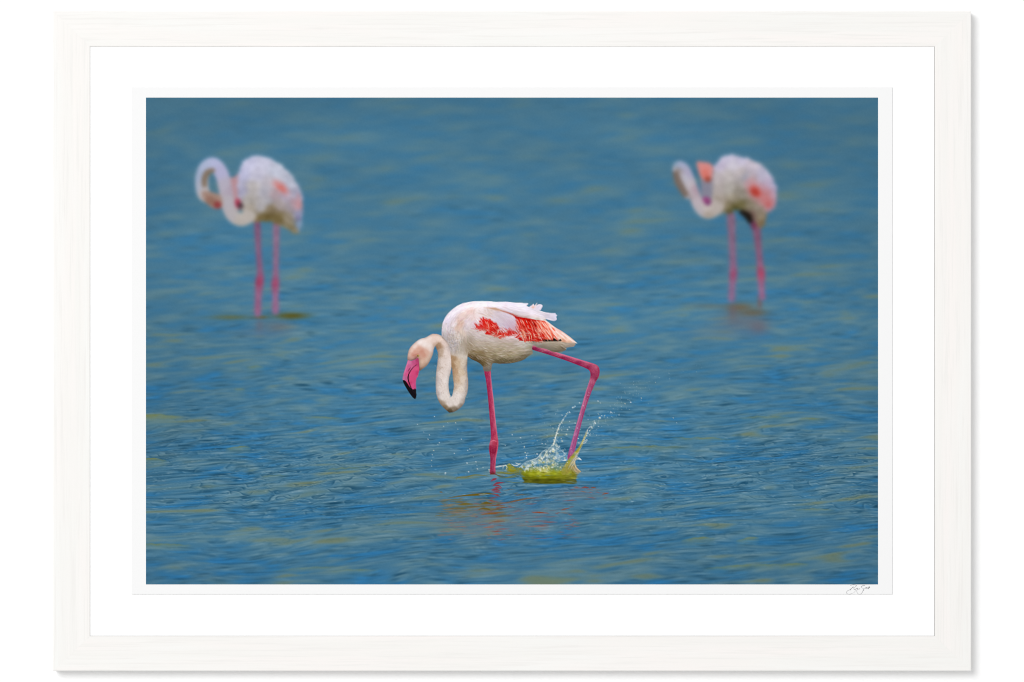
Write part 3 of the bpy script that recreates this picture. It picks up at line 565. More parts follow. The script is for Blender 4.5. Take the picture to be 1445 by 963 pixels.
for p, w, c in [([(330, 400), (350, 480), (362, 600)], 1.6, (236, 150, 134)), ([(400, 430), (440, 480), (470, 540)], 1.5, (232, 118, 98)), ([(300, 400), (310, 430), (330, 470)], 1.2, (240, 170, 160)), ([(520, 530), (515, 580), (500, 640)], 1.3, (244, 206, 190)), ([(570, 540), (575, 580), (580, 620)], 1.2, (240, 170, 150)), ([(655, 540), (640, 590), (635, 640)], 1.0, (238, 130, 104)), ([(690, 545), (680, 570), (672, 610)], .8, (240, 160, 150)),
        ([(150, 340), (200, 410), (268, 492)], 1.3, (238, 206, 214)), ([(180, 330), (230, 400), (262, 470)], 1.0, (236, 196, 204)), ([(100, 420), (150, 450), (200, 478)], .9, (236, 150, 146)), ([(60, 550), (200, 548), (310, 556)], 1.1, (226, 204, 202)), ([(60, 530), (150, 540), (260, 552)], .8, (214, 110, 112)), ([(155, 575), (200, 570), (255, 560)], .9, (196, 40, 40)), ([(180, 630), (260, 600), (330, 556)], 1.0, (228, 210, 210)),
        ([(330, 680), (420, 640), (500, 580)], 1.1, (238, 212, 196)), ([(360, 640), (440, 600), (510, 560)], .6, (240, 190, 176)), ([(430, 700), (530, 660), (610, 630)], 1.2, (240, 208, 196)), ([(560, 720), (680, 680), (810, 620)], 1.6, (234, 206, 214)), ([(600, 730), (740, 680), (840, 620)], 1.7, (228, 204, 212)), ([(640, 720), (780, 665), (885, 600)], 1.5, (236, 220, 228)), ([(790, 540), (830, 580), (870, 620)], 1.1, (236, 214, 224)), ([(760, 520), (810, 560), (850, 600)], 1.0, (230, 210, 224)),
        ([(810, 690), (860, 665), (910, 690)], 1.5, (196, 24, 18)), ([(860, 750), (900, 728), (960, 740)], 1.3, (190, 22, 20)), ([(700, 700), (830, 700), (960, 715)], 1.0, (228, 196, 198)), ([(780, 730), (880, 720), (990, 745)], .8, (226, 206, 206)), ([(900, 590), (925, 650), (950, 730)], 1.2, (240, 190, 150)), ([(920, 560), (950, 640), (985, 735)], 1.0, (242, 160, 120)), ([(1040, 640), (1048, 690), (1045, 745)], .9, (240, 210, 180))]:
    stroke(za(p), .35, .15, c, .85, wm=w)
def fray(poly, n, cols, seed, th0, out=1.0, alpha=.85):
    q = np.random.default_rng(seed); e = spline(poly, True, 6)
    for k in range(n):
        i = q.integers(len(e)); x, y = e[i]; a = math.radians(th0+q.normal(0, 14)); L = q.uniform(2, 6.5)
        x += q.normal(0, .5); y += q.normal(0, .5); c = np.clip(np.array(cols[q.integers(len(cols))], float)+q.normal(0, 7), 0, 255)
        stroke([(x-L*.45*math.cos(a), y-L*.45*math.sin(a)), (x+q.normal(0, .25), y+q.normal(0, .25)), (x+L*.55*math.cos(a), y+L*.55*math.sin(a))], .2, .1, c, alpha*q.uniform(.5, 1), wm=q.uniform(.35, 1.15))
red_bed(za([(690, 560), (760, 560), (830, 590), (890, 640), (945, 735), (890, 730), (830, 690), (770, 655), (690, 650)]), [p+c for p, c in zip(za([(740, 600), (840, 640), (910, 715)]), [(204, 16, 10), (190, 10, 6), (176, 8, 6)])])
R1 = za([(135, 440), (180, 470), (232, 350), (330, 362), (430, 402), (500, 460), (540, 540), (590, 590), (650, 590), (720, 535), (820, 602), (760, 622), (700, 640), (640, 665), (560, 698), (480, 664), (400, 648), (295, 622), (330, 556), (250, 552), (150, 530)])
fray(R1[2:9]+R1[8:1:-1], 60, [(226, 210, 220), (232, 214, 216), (216, 200, 214)], 201, 50); fray(R1[9:]+R1[:9:-1], 50, [(226, 208, 206), (214, 196, 192), (236, 214, 206)], 202, -22); fray(R1[:4]+R1[3::-1], 50, [(228, 208, 214), (222, 200, 204)], 203, 35)
fray(R1, 150, [(206, 20, 12), (222, 60, 44), (188, 10, 6)], 204, 48, alpha=.8)
R2 = zb([(40, 280), (60, 320), (104, 385), (95, 440), (150, 572), (190, 650), (250, 735)])
fray(R2+R2[::-1], 90, [(222, 204, 220), (228, 200, 206), (206, 24, 16), (240, 170, 140), (226, 120, 100)], 205, 60)
R3 = zb([(250, 738), (300, 742), (380, 740), (450, 752), (540, 744), (640, 718), (720, 716)])
fray(R3+R3[::-1], 70, [(206, 24, 12), (226, 90, 60), (240, 170, 140), (192, 16, 8)], 206, 66, alpha=.7)
for p, w, c, a in [([(60, 480), (180, 520), (300, 560)], 9, (196, 174, 170), .25), ([(250, 640), (420, 690), (600, 720), (860, 745)], 9, (170, 150, 132), .35)]:
    stroke(za(p), 3, 3, c, a, wm=w, soft=5)
for p, w, c in [([(760, 560), (830, 620), (900, 690)], 2.2, (206, 24, 18)), ([(800, 560), (860, 640), (930, 720)], 2.4, (198, 18, 14)), ([(740, 600), (800, 640), (850, 660)], 1.6, (214, 40, 30)), ([(820, 620), (870, 690), (940, 735)], 1.8, (190, 16, 12)), ([(790, 590), (830, 640), (880, 690)], .8, (240, 170, 150)), ([(840, 600), (890, 660), (930, 725)], .8, (242, 190, 170)), ([(700, 650), (780, 640), (860, 610)], 1.2, (234, 214, 222)), ([(730, 690), (810, 660), (885, 602)], 1.3, (238, 222, 230)), ([(770, 715), (850, 690), (910, 640)], .9, (232, 206, 206))]:
    stroke(za(p), .3, .2, c, .88, wm=w)
# soft mauve coverts that fall over the red
for k in range(260):
    x0_, y0_ = r.uniform(420, 820), r.uniform(200, 500); u = (x0_-420)/400
    if y0_ < 185+u*110 or y0_ > 395+u*130: continue
    th = math.radians(34+20*u+r.normal(0, 6)); L = r.uniform(50, 130); x1_, y1_ = x0_+L*math.cos(th), y0_+L*math.sin(th)
    if y1_ > 440+u*120 or x1_ > 850+(y1_-500)*.3: continue
    c = np.array([(228, 216, 230), (212, 200, 222), (222, 196, 204), (236, 222, 228)][r.integers(4)], float)
    stroke(za([(x0_, y0_), ((x0_+x1_)/2, (y0_+y1_)/2-3), (x1_, y1_)]), .3, .15, c, r.uniform(.3, .65), wm=r.uniform(.5, 1.2))
for x, y, rx, ry, c, a_ in [(600, 400, 14, 8, (194, 178, 190), .45), (740, 470, 10, 10, (196, 166, 184), .55), (800, 540, 6, 6, (206, 130, 134), .45), (520, 300, 12, 5, (206, 190, 192), .3)]:
    soft_blob(*za([(x, y)])[0], rx, ry, c, a_, .6)
for x, y, rx, ry, c, a_ in [(320, 455, 12, 7, (160, 146, 134), .42), (430, 510, 16, 6, (166, 150, 134), .36), (560, 520, 18, 5, (170, 154, 138), .34), (720, 525, 20, 5, (176, 160, 144), .3), (300, 540, 8, 11, (138, 120, 98), .4), (1120, 520, 22, 4, (158, 144, 128), .4)]:
    soft_blob(*zw([(x, y)])[0], rx, ry, c, a_)
flow_strokes(420, (655, 462, 760, 506), flow, [(222, 210, 202), (196, 182, 166), (164, 148, 126), (232, 220, 216)], (.4, 1.1), (4, 12), .5, 8, body_pm, None, 7)
# shadowed fold under the long scapulars, then the scapulars
for p, w, c, a in [([(270, 168), (400, 192), (520, 214), (640, 248)], 3.4, (204, 170, 148), .45), ([(380, 180), (470, 192), (560, 215)], 3.0, (186, 142, 112), .7), ([(560, 222), (680, 258), (800, 305), (930, 335)], 2.4, (168, 66, 52), .75), ([(180, 270), (240, 285), (320, 310)], 1.6, (206, 176, 160), .5)]:
    stroke(za(p), .6, .6, c, a, wm=w, soft=1.6)
scap = spline(zb([(-330, 110), (-300, 75), (-200, 68), (-80, 80), (0, 86), (150, 93), (240, 96), (305, 100), (296, 122), (268, 150), (340, 165), (430, 205), (520, 228), (600, 256), (690, 266), (772, 268), (770, 284), (796, 300), (782, 330), (788, 375), (735, 400), (620, 372), (560, 378), (480, 386), (330, 358), (180, 330), (80, 288), (0, 258), (-100, 222), (-220, 190)]), True, 4)
pm = fill(scap); X, Y = coords(pm[0], pm[1], pm[2].shape)
sc = field(zbc([(-280, 100, 240, 230, 240), (-150, 100, 236, 226, 240), (0, 110, 230, 222, 238), (-100, 190, 222, 204, 212), (0, 210, 216, 204, 216), (150, 120, 232, 226, 240), (270, 115, 236, 230, 244), (100, 200, 224, 214, 226), (100, 265, 210, 196, 200), (250, 200, 228, 220, 232), (250, 290, 222, 208, 212), (250, 345, 196, 170, 166), (400, 240, 230, 222, 234), (420, 330, 222, 208, 208), (450, 378, 200, 184, 176), (560, 280, 232, 222, 232), (560, 350, 216, 204, 206), (690, 300, 226, 220, 238), (770, 320, 224, 220, 240), (720, 380, 212, 206, 224), (640, 330, 214, 208, 224)]), X, Y, 2.2, 3)
feather = np.clip((X-zb([(-300, 0)])[0][0])/18, 0, 1)
over(pm[0], pm[1], pm[2]*feather, sc); wing_pm.append((pm[0], pm[1], pm[2]*feather))
for k in range(340):
    x0_ = r.uniform(-260, 700); u = (x0_+260)/960; y0_ = r.uniform(80+u*190, 200+u*180)
    L = r.uniform(70, 210); th = math.radians(13+r.normal(0, 2.5)); x1_, y1_ = x0_+L*math.cos(th), y0_+L*math.sin(th)
    if x1_ > 780 or y1_ > 225+max(x1_+100, 0)*.25 or (x1_ < 300 and y1_ > 240+x1_*.32): continue
    c = [(246, 240, 250), (206, 196, 212), (234, 222, 232), (222, 206, 212)][r.integers(4)]
    stroke(zb([(x0_, y0_), ((x0_+x1_)/2, (y0_+y1_)/2+2), (x1_, y1_)]), .25, .15, c, r.uniform(.25, .55), wm=r.uniform(.35, .9))
for p, c, a in [([(300, 170), (450, 215), (600, 258), (770, 270)], (250, 246, 252), .7), ([(330, 250), (500, 290), (640, 312), (785, 330)], (190, 178, 196), .5), ([(60, 150), (180, 140), (300, 108)], (250, 246, 252), .6), ([(80, 160), (170, 170), (280, 155)], (206, 198, 216), .6), ([(0, 255), (180, 322), (400, 372)], (186, 120, 112), .5), ([(640, 340), (700, 350), (780, 352)], (198, 192, 214), .6)]:
    stroke(zb(p), .3, .2, c, a, wm=.8)
stroke(za([(330, 172), (440, 190), (560, 222), (700, 266)]), 1, 1, (192, 152, 128), .5, wm=4.2, soft=3.0)
tuft = fill(spline(zb([(325, 168), (365, 135), (398, 108), (412, 138), (460, 86), (440, 138), (470, 120), (505, 116), (540, 125), (548, 150), (530, 190), (508, 218), (430, 208)]), True, 3))
over(tuft[0], tuft[1], tuft[2], (232, 222, 236)); wing_pm.append(tuft)
for p, c, w in [([(350, 180), (375, 150), (398, 112)], (246, 206, 190), 1.5), ([(390, 195), (400, 165), (412, 135)], (240, 186, 164), 1.6), ([(425, 200), (430, 150), (458, 88)], (246, 214, 204), 1.2), ([(370, 188), (380, 170), (392, 150)], (236, 180, 156), 1.5), ([(450, 200), (480, 160), (505, 125)], (222, 214, 236), 1.6), ([(480, 205), (510, 165), (540, 130)], (240, 234, 246), 1.4), ([(460, 150), (490, 130), (520, 118)], (244, 238, 248), .8), ([(500, 215), (525, 185), (545, 150)], (206, 200, 222), .8)]:
    stroke(zb(p), .4, .2, c, .75, wm=w)
for pm in wing_pm: claim(pm, 'near.wing')
# loose barbs along the back and chest keep the outline from being a clean cut
bl = (body-np.array([0, 0]))
for i in range(0, len(bl), 1):
    x, y = bl[i]
    if y > 470 or x > 740: continue
    d = bl[(i+1) % len(bl)]-bl[i-1]; d = d/(np.hypot(*d)+1e-6)
    for _ in range(2):
        q = r.uniform(.8, 2.2); stroke([(x-d[0]*q, y-d[1]*q+.4), (x+d[0]*q, y+d[1]*q-r.uniform(-.2, .5))], .5, .1, (236, 226, 236), .5)

# neck: the hanging loop
neck_b = spline(zn([(528, 235), (526, 300), (527, 360), (535, 440), (545, 540), (553, 610), (548, 660), (537, 712), (510, 740), (480, 800), (500, 870), (530, 876), (575, 860), (625, 822), (655, 780), (664, 735), (684, 680), (692, 620), (691, 560), (684, 500), (681, 420), (684, 345), (692, 290), (690, 230)]), True, 5)
neck_cols = znc([(420, 150, 238, 208, 192), (470, 190, 228, 200, 188), (400, 235, 176, 134, 100), (425, 290, 196, 166, 142), (480, 300, 230, 208, 198), (510, 270, 222, 200, 192), (450, 400, 226, 206, 196), (402, 420, 206, 186, 174), (515, 400, 232, 214, 206), (440, 520, 228, 210, 202), (388, 560, 206, 190, 184), (490, 560, 236, 222, 216), (440, 640, 226, 210, 202), (388, 690, 206, 192, 188), (450, 730, 226, 212, 204), (425, 785, 176, 152, 128), (470, 830, 150, 126, 94), (515, 866, 106, 86, 58), (510, 790, 222, 208, 200), (580, 780, 226, 212, 204), (560, 850, 146, 126, 104), (620, 812, 176, 158, 142), (648, 770, 198, 182, 172), (505, 690, 232, 218, 210)])
neck_b_cols = znc([(560, 300, 206, 186, 168), (545, 350, 178, 138, 98), (540, 420, 176, 134, 92), (620, 310, 214, 198, 182), (665, 320, 208, 194, 180), (590, 400, 208, 176, 140), (640, 400, 216, 196, 174), (676, 440, 196, 178, 162), (570, 480, 196, 154, 114), (620, 480, 216, 190, 160), (585, 560, 208, 172, 136), (640, 560, 222, 200, 180), (686, 580, 198, 180, 170), (570, 620, 214, 188, 164), (620, 650, 228, 210, 194), (684, 650, 200, 184, 174), (600, 720, 230, 216, 208), (655, 720, 212, 198, 188), (555, 720, 226, 212, 204)])+neck_cols[16:23]
def downy(pmask, cols, seed, specks):
    y0, x0, m = pmask; X, Y = coords(y0, x0, m.shape)
    c = field(cols, X, Y, 2.3, 3.0)
    c += (7*perlin(X/1.6, Y/2.6, seed)+6*perlin(X/.9, Y/1.1, seed+1)+4*perlin(X/4, Y/5, seed+2))[..., None]*np.array([1, 1.05, 1.1], np.float32)
    lum = c.mean(-1, keepdims=True); c = lum+(c-lum)*.78
    over(y0, x0, m, c)
    rr = np.random.default_rng(seed)
    for (x, y, L, a) in specks(rr):
        stroke([(x, y), (x+L*.4, y+L)], .3, .2, (146, 116, 92) if rr.uniform() < .6 else (244, 232, 226), a, wm=.75)
nb = fill(neck_b)
fade = 1-.9*np.clip((zn([(0, 330)])[0][1]-coords(nb[0], nb[1], nb[2].shape)[1])/8, 0, 1)
nb_soft = (nb[0], nb[1], nb[2]*fade)
downy(nb_soft, neck_b_cols, 41, lambda q: [(zn([(q.uniform(545, 680), q.uniform(340, 740))])[0])+(q.uniform(.6, 1.6), q.uniform(.15, .4)) for _ in range(120)])
claim((nb[0], nb[1], nb[2]*(fade > .6)), 'near.neck')
neck_a = spline(zn([(340, 130), (375, 113), (412, 122), (448, 145), (490, 195), (514, 255), (525, 330), (529, 420), (521, 490), (506, 540), (502, 620), (509, 680), (522, 716), (560, 750), (555, 820), (530, 870), (500, 868), (460, 835), (420, 790), (395, 737), (381, 680), (378, 600), (380, 520), (386, 450), (396, 380), (400, 310), (380, 245), (368, 225), (345, 200)]), True, 5)
na = fill(neck_a)
NX, NY = coords(na[0], na[1], na[2].shape)
loop_fade = np.where(NY > zn([(0, 715)])[0][1], 1-np.clip((NX-zn([(505, 0)])[0][0])/6, 0, 1), 1)
downy((na[0], na[1], na[2]*loop_fade), neck_cols, 51, lambda q: [(zn([(q.normal(422, 26), q.uniform(300, 700))])[0])+(q.uniform(.5, 2.2), q.uniform(.12, .42)) for _ in range(230)])
claim(na, 'near.neck')
stroke(zn([(522, 300), (530, 400), (527, 480)]), .6, .4, (150, 112, 78), .45, wm=1.2, soft=1)
for k in range(90):     # down standing off the neck's edges
    i = r.integers(len(neck_a)); x, y = neck_a[i]
    if zn([(0, 240)])[0][1] < y < zn([(0, 720)])[0][1]:
        q = r.uniform(.6, 1.3); stroke([(x, y-q), (x+r.normal(0, .5), y+q)], .4, .1, (226, 212, 204), .5)

# head and bill
head = spline(zh([(520, 68), (470, 58), (430, 74), (370, 108), (310, 122), (250, 160), (200, 206), (165, 252), (145, 310), (137, 370), (142, 396), (190, 404), (240, 388), (272, 370), (284, 420), (288, 480), (293, 536), (340, 506), (390, 466), (432, 400), (464, 325), (476, 265), (496, 215), (530, 180), (570, 130), (556, 90)]), True, 5)
hp = fill(head); X, Y = coords(hp[0], hp[1], hp[2].shape)
hc = field(zhc([(300, 160, 246, 230, 226), (420, 120, 240, 216, 206), (360, 190, 244, 226, 220), (420, 210, 240, 220, 212), (230, 220, 242, 212, 200), (185, 270, 238, 196, 178), (155, 330, 232, 188, 168), (280, 260, 224, 166, 142), (320, 290, 212, 142, 118), (350, 330, 212, 146, 122), (240, 300, 222, 158, 134), (390, 300, 222, 172, 150), (440, 260, 236, 212, 202), (445, 340, 222, 190, 170), (400, 400, 220, 184, 160), (360, 460, 208, 166, 138), (310, 520, 186, 138, 110), (320, 420, 222, 182, 156), (300, 470, 212, 166, 140), (190, 372, 222, 164, 150), (210, 335, 214, 144, 122), (310, 370, 216, 160, 136), (480, 80, 236, 202, 186), (530, 120, 232, 204, 192), (500, 200, 212, 176, 154), (250, 345, 200, 128, 110), (480, 140, 236, 206, 192)]), X, Y, 1.7, 3.0)
hl = hc.mean(-1, keepdims=True); hc = hl+(hc-hl)*.80
hc += (4*perlin(X/1.3, Y/1.3, 61)+3*perlin(X/.7, Y/.7, 62))[..., None]
hfade = 1-np.clip((X-zh([(500, 0)])[0][0])/6, 0, 1)
over(hp[0], hp[1], hp[2]*hfade, hc); claim((hp[0], hp[1], hp[2]*(hfade > .5)), 'near.head')
stroke(zh([(190, 398), (225, 388), (255, 362), (285, 335)]), .5, .3, (150, 74, 84), .7, wm=1.0, soft=.8)
stroke(zh([(200, 345), (235, 330), (262, 318), (285, 312)]), .4, .3, (190, 110, 92), .6, wm=.9, soft=.8)
pm = fill(blob(*zh([(274, 342)])[0], 1.9, 1.5)); over(pm[0], pm[1], pm[2]*.9, (196, 170, 84))
pm = fill(blob(*zh([(272, 345)])[0], .9, .8)); over(pm[0], pm[1], pm[2]*.9, (60, 40, 34))
stroke(zh([(255, 350), (275, 332), (295, 338)]), .3, .3, (150, 86, 74), .6, wm=.5)
beak = spline(zh([(145, 400), (185, 408), (235, 392), (275, 370), (285, 412), (290, 470), (291, 520), (272, 605), (252, 640), (246, 700), (246, 790), (200, 800), (140, 760), (78, 660), (82, 600), (101, 530), (125, 460)]), True, 5)
pm = fill(beak); X, Y = coords(pm[0], pm[1], pm[2].shape)
kc = field(zhc([(165, 430, 222, 116, 164), (220, 420, 206, 84, 136), (268, 400, 190, 64, 112), (270, 450, 198, 66, 116), (180, 480, 214, 96, 146), (135, 500, 218, 96, 148), (110, 560, 216, 98, 150), (130, 580, 222, 84, 138), (92, 630, 196, 112, 160), (120, 640, 196, 96, 140), (250, 510, 226, 84, 132), (210, 560, 228, 76, 128), (270, 560, 206, 62, 112), (185, 640, 226, 74, 126), (235, 640, 218, 74, 126), (210, 720, 222, 80, 136), (240, 730, 206, 76, 130), (170, 700, 206, 60, 108)]), X, Y, 1.6, .5)
kc *= np.array([.93, 1.0, .96], np.float32)
kc += (5*perlin(X/.8, Y/1.6, 63))[..., None]
over(pm[0], pm[1], pm[2], kc); claim(pm, 'near.beak')
tip = spline(zh([(77, 660), (108, 664), (135, 696), (165, 742), (185, 764), (212, 776), (244, 770), (252, 820), (255, 855), (246, 893), (230, 901), (195, 870), (140, 790), (95, 712)]), True, 4)
pm = fill(tip); over(pm[0], pm[1], pm[2], (22, 18, 22)); claim(pm, 'near.beak')
stroke(zh([(257, 458), (215, 490), (175, 540), (151, 592), (148, 650), (166, 712), (200, 790), (230, 850)]), .4, .7, (20, 10, 18), .97, wm=1.9)
stroke(zh([(160, 690), (190, 755), (222, 830)]), .2, .2, (110, 100, 108), .7, wm=.45)
stroke(zh([(182, 488), (160, 520), (140, 552)]), .3, .3, (84, 20, 50), .9, wm=1.3)
stroke(zh([(230, 780), (240, 820), (246, 860)]), .2, .2, (96, 92, 98), .5, wm=.5)
stroke(zh([(150, 415), (120, 500), (95, 590)]), .3, .3, (240, 170, 204), .5, wm=.9, soft=.9)
stroke(zh([(200, 470), (180, 500), (160, 540)]), .2, .2, (236, 150, 190), .4, wm=.6)

def turn(pm, sigma, side, down, keep=None):
    y0, x0, m = grow(pm, 0); b = blur(np.pad(m, 12), sigma)[12:-12, 12:-12]; gy, gx_ = np.gradient(blur(np.pad(m, 12), sigma*1.2)[12:-12, 12:-12])
    sh = 1-side*np.clip(1.25-1.25*b, 0, 1)+down*np.clip(gy*sigma*2.2, -.6, .35)
    t = ink[y0:y0+m.shape[0], x0:x0+m.shape[1]]; a = m if keep is None else m*keep
    t *= (1+(sh-1)*a)[..., None]
def union(*pms):
    f = np.zeros((HH, WW), np.float32)
    for y0, x0, m in pms: f[y0:y0+m.shape[0], x0:x0+m.shape[1]] = np.maximum(f[y0:y0+m.shape[0], x0:x0+m.shape[1]], m)
    ys, xs_ = np.nonzero(f > 0); y0, y1, x0, x1 = ys.min(), ys.max()+1, xs_.min(), xs_.max()+1
    return y0, x0, f[y0:y1, x0:x1]
bk = sstep(zw([(250, 0)])[0][0], zw([(330, 0)])[0][0], BX)
turn(body_pm, 9, .12, .34, np.maximum(bk, 1-sstep(zw([(0, 420)])[0][1], zw([(0, 520)])[0][1], BY)))
un = union(na, (nb[0], nb[1], nb[2]*(fade > .5)), hp); UX, UY = coords(un[0], un[1], un[2].shape)
turn(un, 5, .34, .14, 1-(1-sstep(zn([(0, 330)])[0][1], zn([(0, 400)])[0][1], UY))*sstep(zn([(500, 0)])[0][0], zn([(530, 0)])[0][0], UX))
# ---- broken reflections in the ripples around the legs
def streaks(n, box, cols, Lr, hr, alpha, seed, tilt=-.03):
    q = np.random.default_rng(seed)
    for k in range(n):
        x, y = zq([(q.uniform(box[0], box[2]), q.uniform(box[1], box[3]))])[0]; L = q.uniform(*Lr)
        pts = [(x+L*t, y+L*t*tilt+q.normal(0, .45)) for t in (-.5, -.2, .15, .5)]
        stroke(pts, .2, .15, cols[q.integers(len(cols))], alpha*q.uniform(.4, 1), wm=q.uniform(*hr), soft=.6)
for x, y, rx, ry, c, a_ in [(200, 400, 34, 14, (118, 114, 90), .32), (420, 430, 30, 16, (116, 106, 90), .28), (420, 560, 46, 22, (126, 118, 122), .28), (780, 480, 50, 26, (120, 122, 128), .25), (100, 520, 34, 16, (130, 116, 104), .25), (1180, 280, 40, 10, (122, 106, 116), .25)]:
    soft_blob(*zq([(x, y)])[0], rx, ry, c, a_)
streaks(70, (0, 330, 560, 480), [(112, 104, 62), (124, 106, 74), (132, 120, 96), (100, 88, 50)], (8, 34), (1.0, 2.8), .75, 71)
streaks(40, (0, 420, 560, 680), [(146, 118, 104), (136, 110, 100), (150, 104, 92)], (8, 28), (.8, 2.0), .5, 72)
streaks(90, (300, 330, 1180, 680), [(136, 88, 86), (130, 74, 72), (122, 108, 104), (138, 96, 96)], (6, 24), (.8, 2.2), .62, 73)
streaks(28, (1050, 215, 1445, 335), [(150, 78, 70), (138, 66, 66), (142, 96, 70)], (4, 14), (.5, 1.5), .65, 74)
streaks(16, (430, 300, 560, 680), [(140, 62, 64), (128, 70, 60), (150, 84, 84)], (6, 18), (1.0, 2.2), .7, 76)
streaks(16, (130, 250, 900, 380), [(112, 90, 34), (128, 84, 44)], (8, 34), (.5, 1.5), .6, 75)
for p, w, c, a in [([(70, 318), (200, 300), (330, 290), (430, 282), (510, 296)], 2.6, (104, 88, 22), .85), ([(330, 292), (380, 286), (430, 292)], 1.0, (132, 160, 172), .8), ([(480, 375), (620, 350), (760, 322), (870, 320)], 1.5, (126, 84, 36), .75), ([(160, 380), (220, 370), (290, 372)], 2.8, (110, 96, 36), .75), ([(350, 365), (400, 360), (450, 370)], 2.6, (104, 86, 28), .8), ([(330, 420), (380, 408), (450, 425)], 2.6, (106, 90, 36), .8), ([(350, 462), (440, 448), (560, 440)], 2.0, (132, 86, 40), .75), ([(440, 385), (500, 380), (560, 382)], 1.8, (124, 72, 44), .7), ([(480, 412), (530, 402), (580, 404)], 1.5, (126, 74, 50), .7), ([(780, 440), (850, 442), (935, 450)], 1.8, (140, 70, 44), .75), ([(1030, 422), (1060, 415), (1120, 402)], 1.4, (136, 72, 40), .75), ([(440, 522), (500, 518), (560, 516)], 1.8, (128, 88, 66), .7), ([(1200, 236), (1240, 228), (1275, 236)], 1.7, (132, 62, 50), .8), ([(1285, 232), (1310, 230), (1335, 234)], 1.3, (128, 66, 36), .8), ([(1380, 290), (1420, 280), (1445, 276)], 1.4, (136, 70, 46), .75), ([(370, 572), (420, 568), (470, 570)], 2.0, (150, 104, 90), .6), ([(740, 562), (830, 560), (940, 566)], 2.0, (146, 108, 100), .6), ([(450, 632), (490, 626), (540, 628)], 1.8, (146, 104, 92), .6), ([(0, 268), (30, 270)], 1.3, (112, 84, 20), .8)]:
    stroke(zq(p), .3, .2, c, min(a*1.15, 1), wm=w*1.3, soft=.6)
for p, w in [([(436, 178), (462, 160), (492, 150)], 3.2), ([(440, 172), (462, 164), (486, 160)], 2.6), ([(452, 218), (490, 192), (556, 187)], 2.6), ([(470, 206), (505, 192), (540, 190)], 2.4), ([(458, 214), (500, 214), (534, 234)], 2.4), ([(500, 236), (470, 242), (440, 252)], 2.2), ([(470, 228), (500, 232), (530, 240)], 2.6), ([(444, 262), (486, 250), (520, 262)], 3.0), ([(452, 270), (490, 268), (528, 274)], 2.4), ([(470, 304), (496, 300), (520, 308)], 1.6), ([(440, 284), (480, 290), (510, 286)], 1.2)]:
    stroke(zq(p), .4, .2, (138, 54, 66), .85, wm=w, soft=.55)
    claim(fill(tube(zq(p), [.5, w*.5, .4])), 'reflection')
for p, w, c, a in [([(145, 165), (155, 145), (230, 140), (300, 124), (380, 128), (430, 140)], 1.9, (118, 112, 42), .75), ([(160, 162), (260, 150), (380, 146)], 1.0, (112, 118, 80), .6), ([(430, 120), (456, 112), (490, 122)], 2.6, (110, 44, 40), .9), ([(480, 118), (510, 132), (560, 134)], 2.0, (96, 84, 26), .85), ([(500, 150), (600, 140), (700, 104)], 1.4, (116, 116, 46), .8), ([(560, 150), (640, 140), (690, 122)], 1.3, (108, 112, 52), .7), ([(560, 175), (640, 188), (720, 188)], 1.1, (124, 126, 66), .6), ([(600, 160), (680, 165), (760, 190)], 1.0, (140, 168, 180), .5), ([(470, 62), (520, 48), (570, 44)], 1.2, (216, 222, 210), .8)]:
    stroke(zq(p), .3, .2, c, a, wm=w, soft=.55)

# ---- the splash
dome = spline(zs([(268, 842), (258, 812), (272, 780), (310, 758), (360, 735), (430, 742), (500, 738), (560, 716), (620, 690), (690, 686), (735, 672), (790, 640), (822, 690), (850, 750), (884, 782), (860, 808), (842, 840), (836, 868), (848, 902), (800, 914), (700, 908), (600, 912), (480, 911), (380, 904), (276, 900), (296, 884), (280, 866)]), True, 5)
pm = fill(dome); X, Y = coords(pm[0], pm[1], pm[2].shape)
dc = field([p+c for p, c in zip(zs([(300, 800), (380, 800), (460, 800), (540, 770), (600, 800), (680, 800), (760, 780), (800, 720), (300, 850), (400, 840), (500, 840), (600, 850), (700, 850), (800, 820), (300, 890), (420, 885), (540, 890), (660, 885), (760, 890), (840, 890), (640, 750), (700, 740), (860, 785), (820, 860)]),
    [(128, 124, 14), (154, 146, 18), (170, 160, 40), (184, 172, 66), (150, 142, 22), (142, 134, 18), (150, 138, 40), (166, 148, 90), (108, 104, 14), (134, 126, 10), (144, 134, 10), (128, 120, 8), (138, 128, 20), (134, 122, 26), (120, 112, 20), (104, 98, 12), (112, 104, 8), (118, 108, 14), (132, 122, 30), (112, 112, 44), (136, 142, 74), (150, 146, 84), (150, 132, 90), (112, 110, 40)])], X, Y, 1.6, .8)
dc += (17*perlin(X/11, Y/2.2, 81)+9*perlin(X/5, Y/1.6, 82))[..., None]*np.array([1, 1, .5], np.float32)
dc *= (1.12-.28*sstep(zs([(0, 810)])[0][1], zs([(0, 905)])[0][1], Y))[..., None]
dc += 26*np.exp(-((Y-zs([(0, 800)])[0][1])/2.2)**2)[..., None]*np.clip(.3+perlin(X/6, Y/3, 96), 0, 1)[..., None]*np.array([1, 1, .3], np.float32)
dc *= (1-.22*np.exp(-((Y-zs([(0, 872)])[0][1]-.8*perlin(X/8, Y, 97))/1.1)**2))[..., None]
dc = dc*np.array([.86, .93, 1.1], np.float32)
rag = np.clip(pm[2]*1.0-.55*(1-sstep(0, 5, np.minimum(X-X.min(), X.max()-X)))*np.clip(.5+perlin(X/4, Y/.8, 87), 0, 1), 0, 1)
over(pm[0], pm[1], blur(rag, 1.3, .9)*(.30+.66*sstep(zs([(0, 700)])[0][1], zs([(0, 800)])[0][1], Y+1.2*perlin(X/4, Y/4, 121))), dc); claim(pm, 'splash')
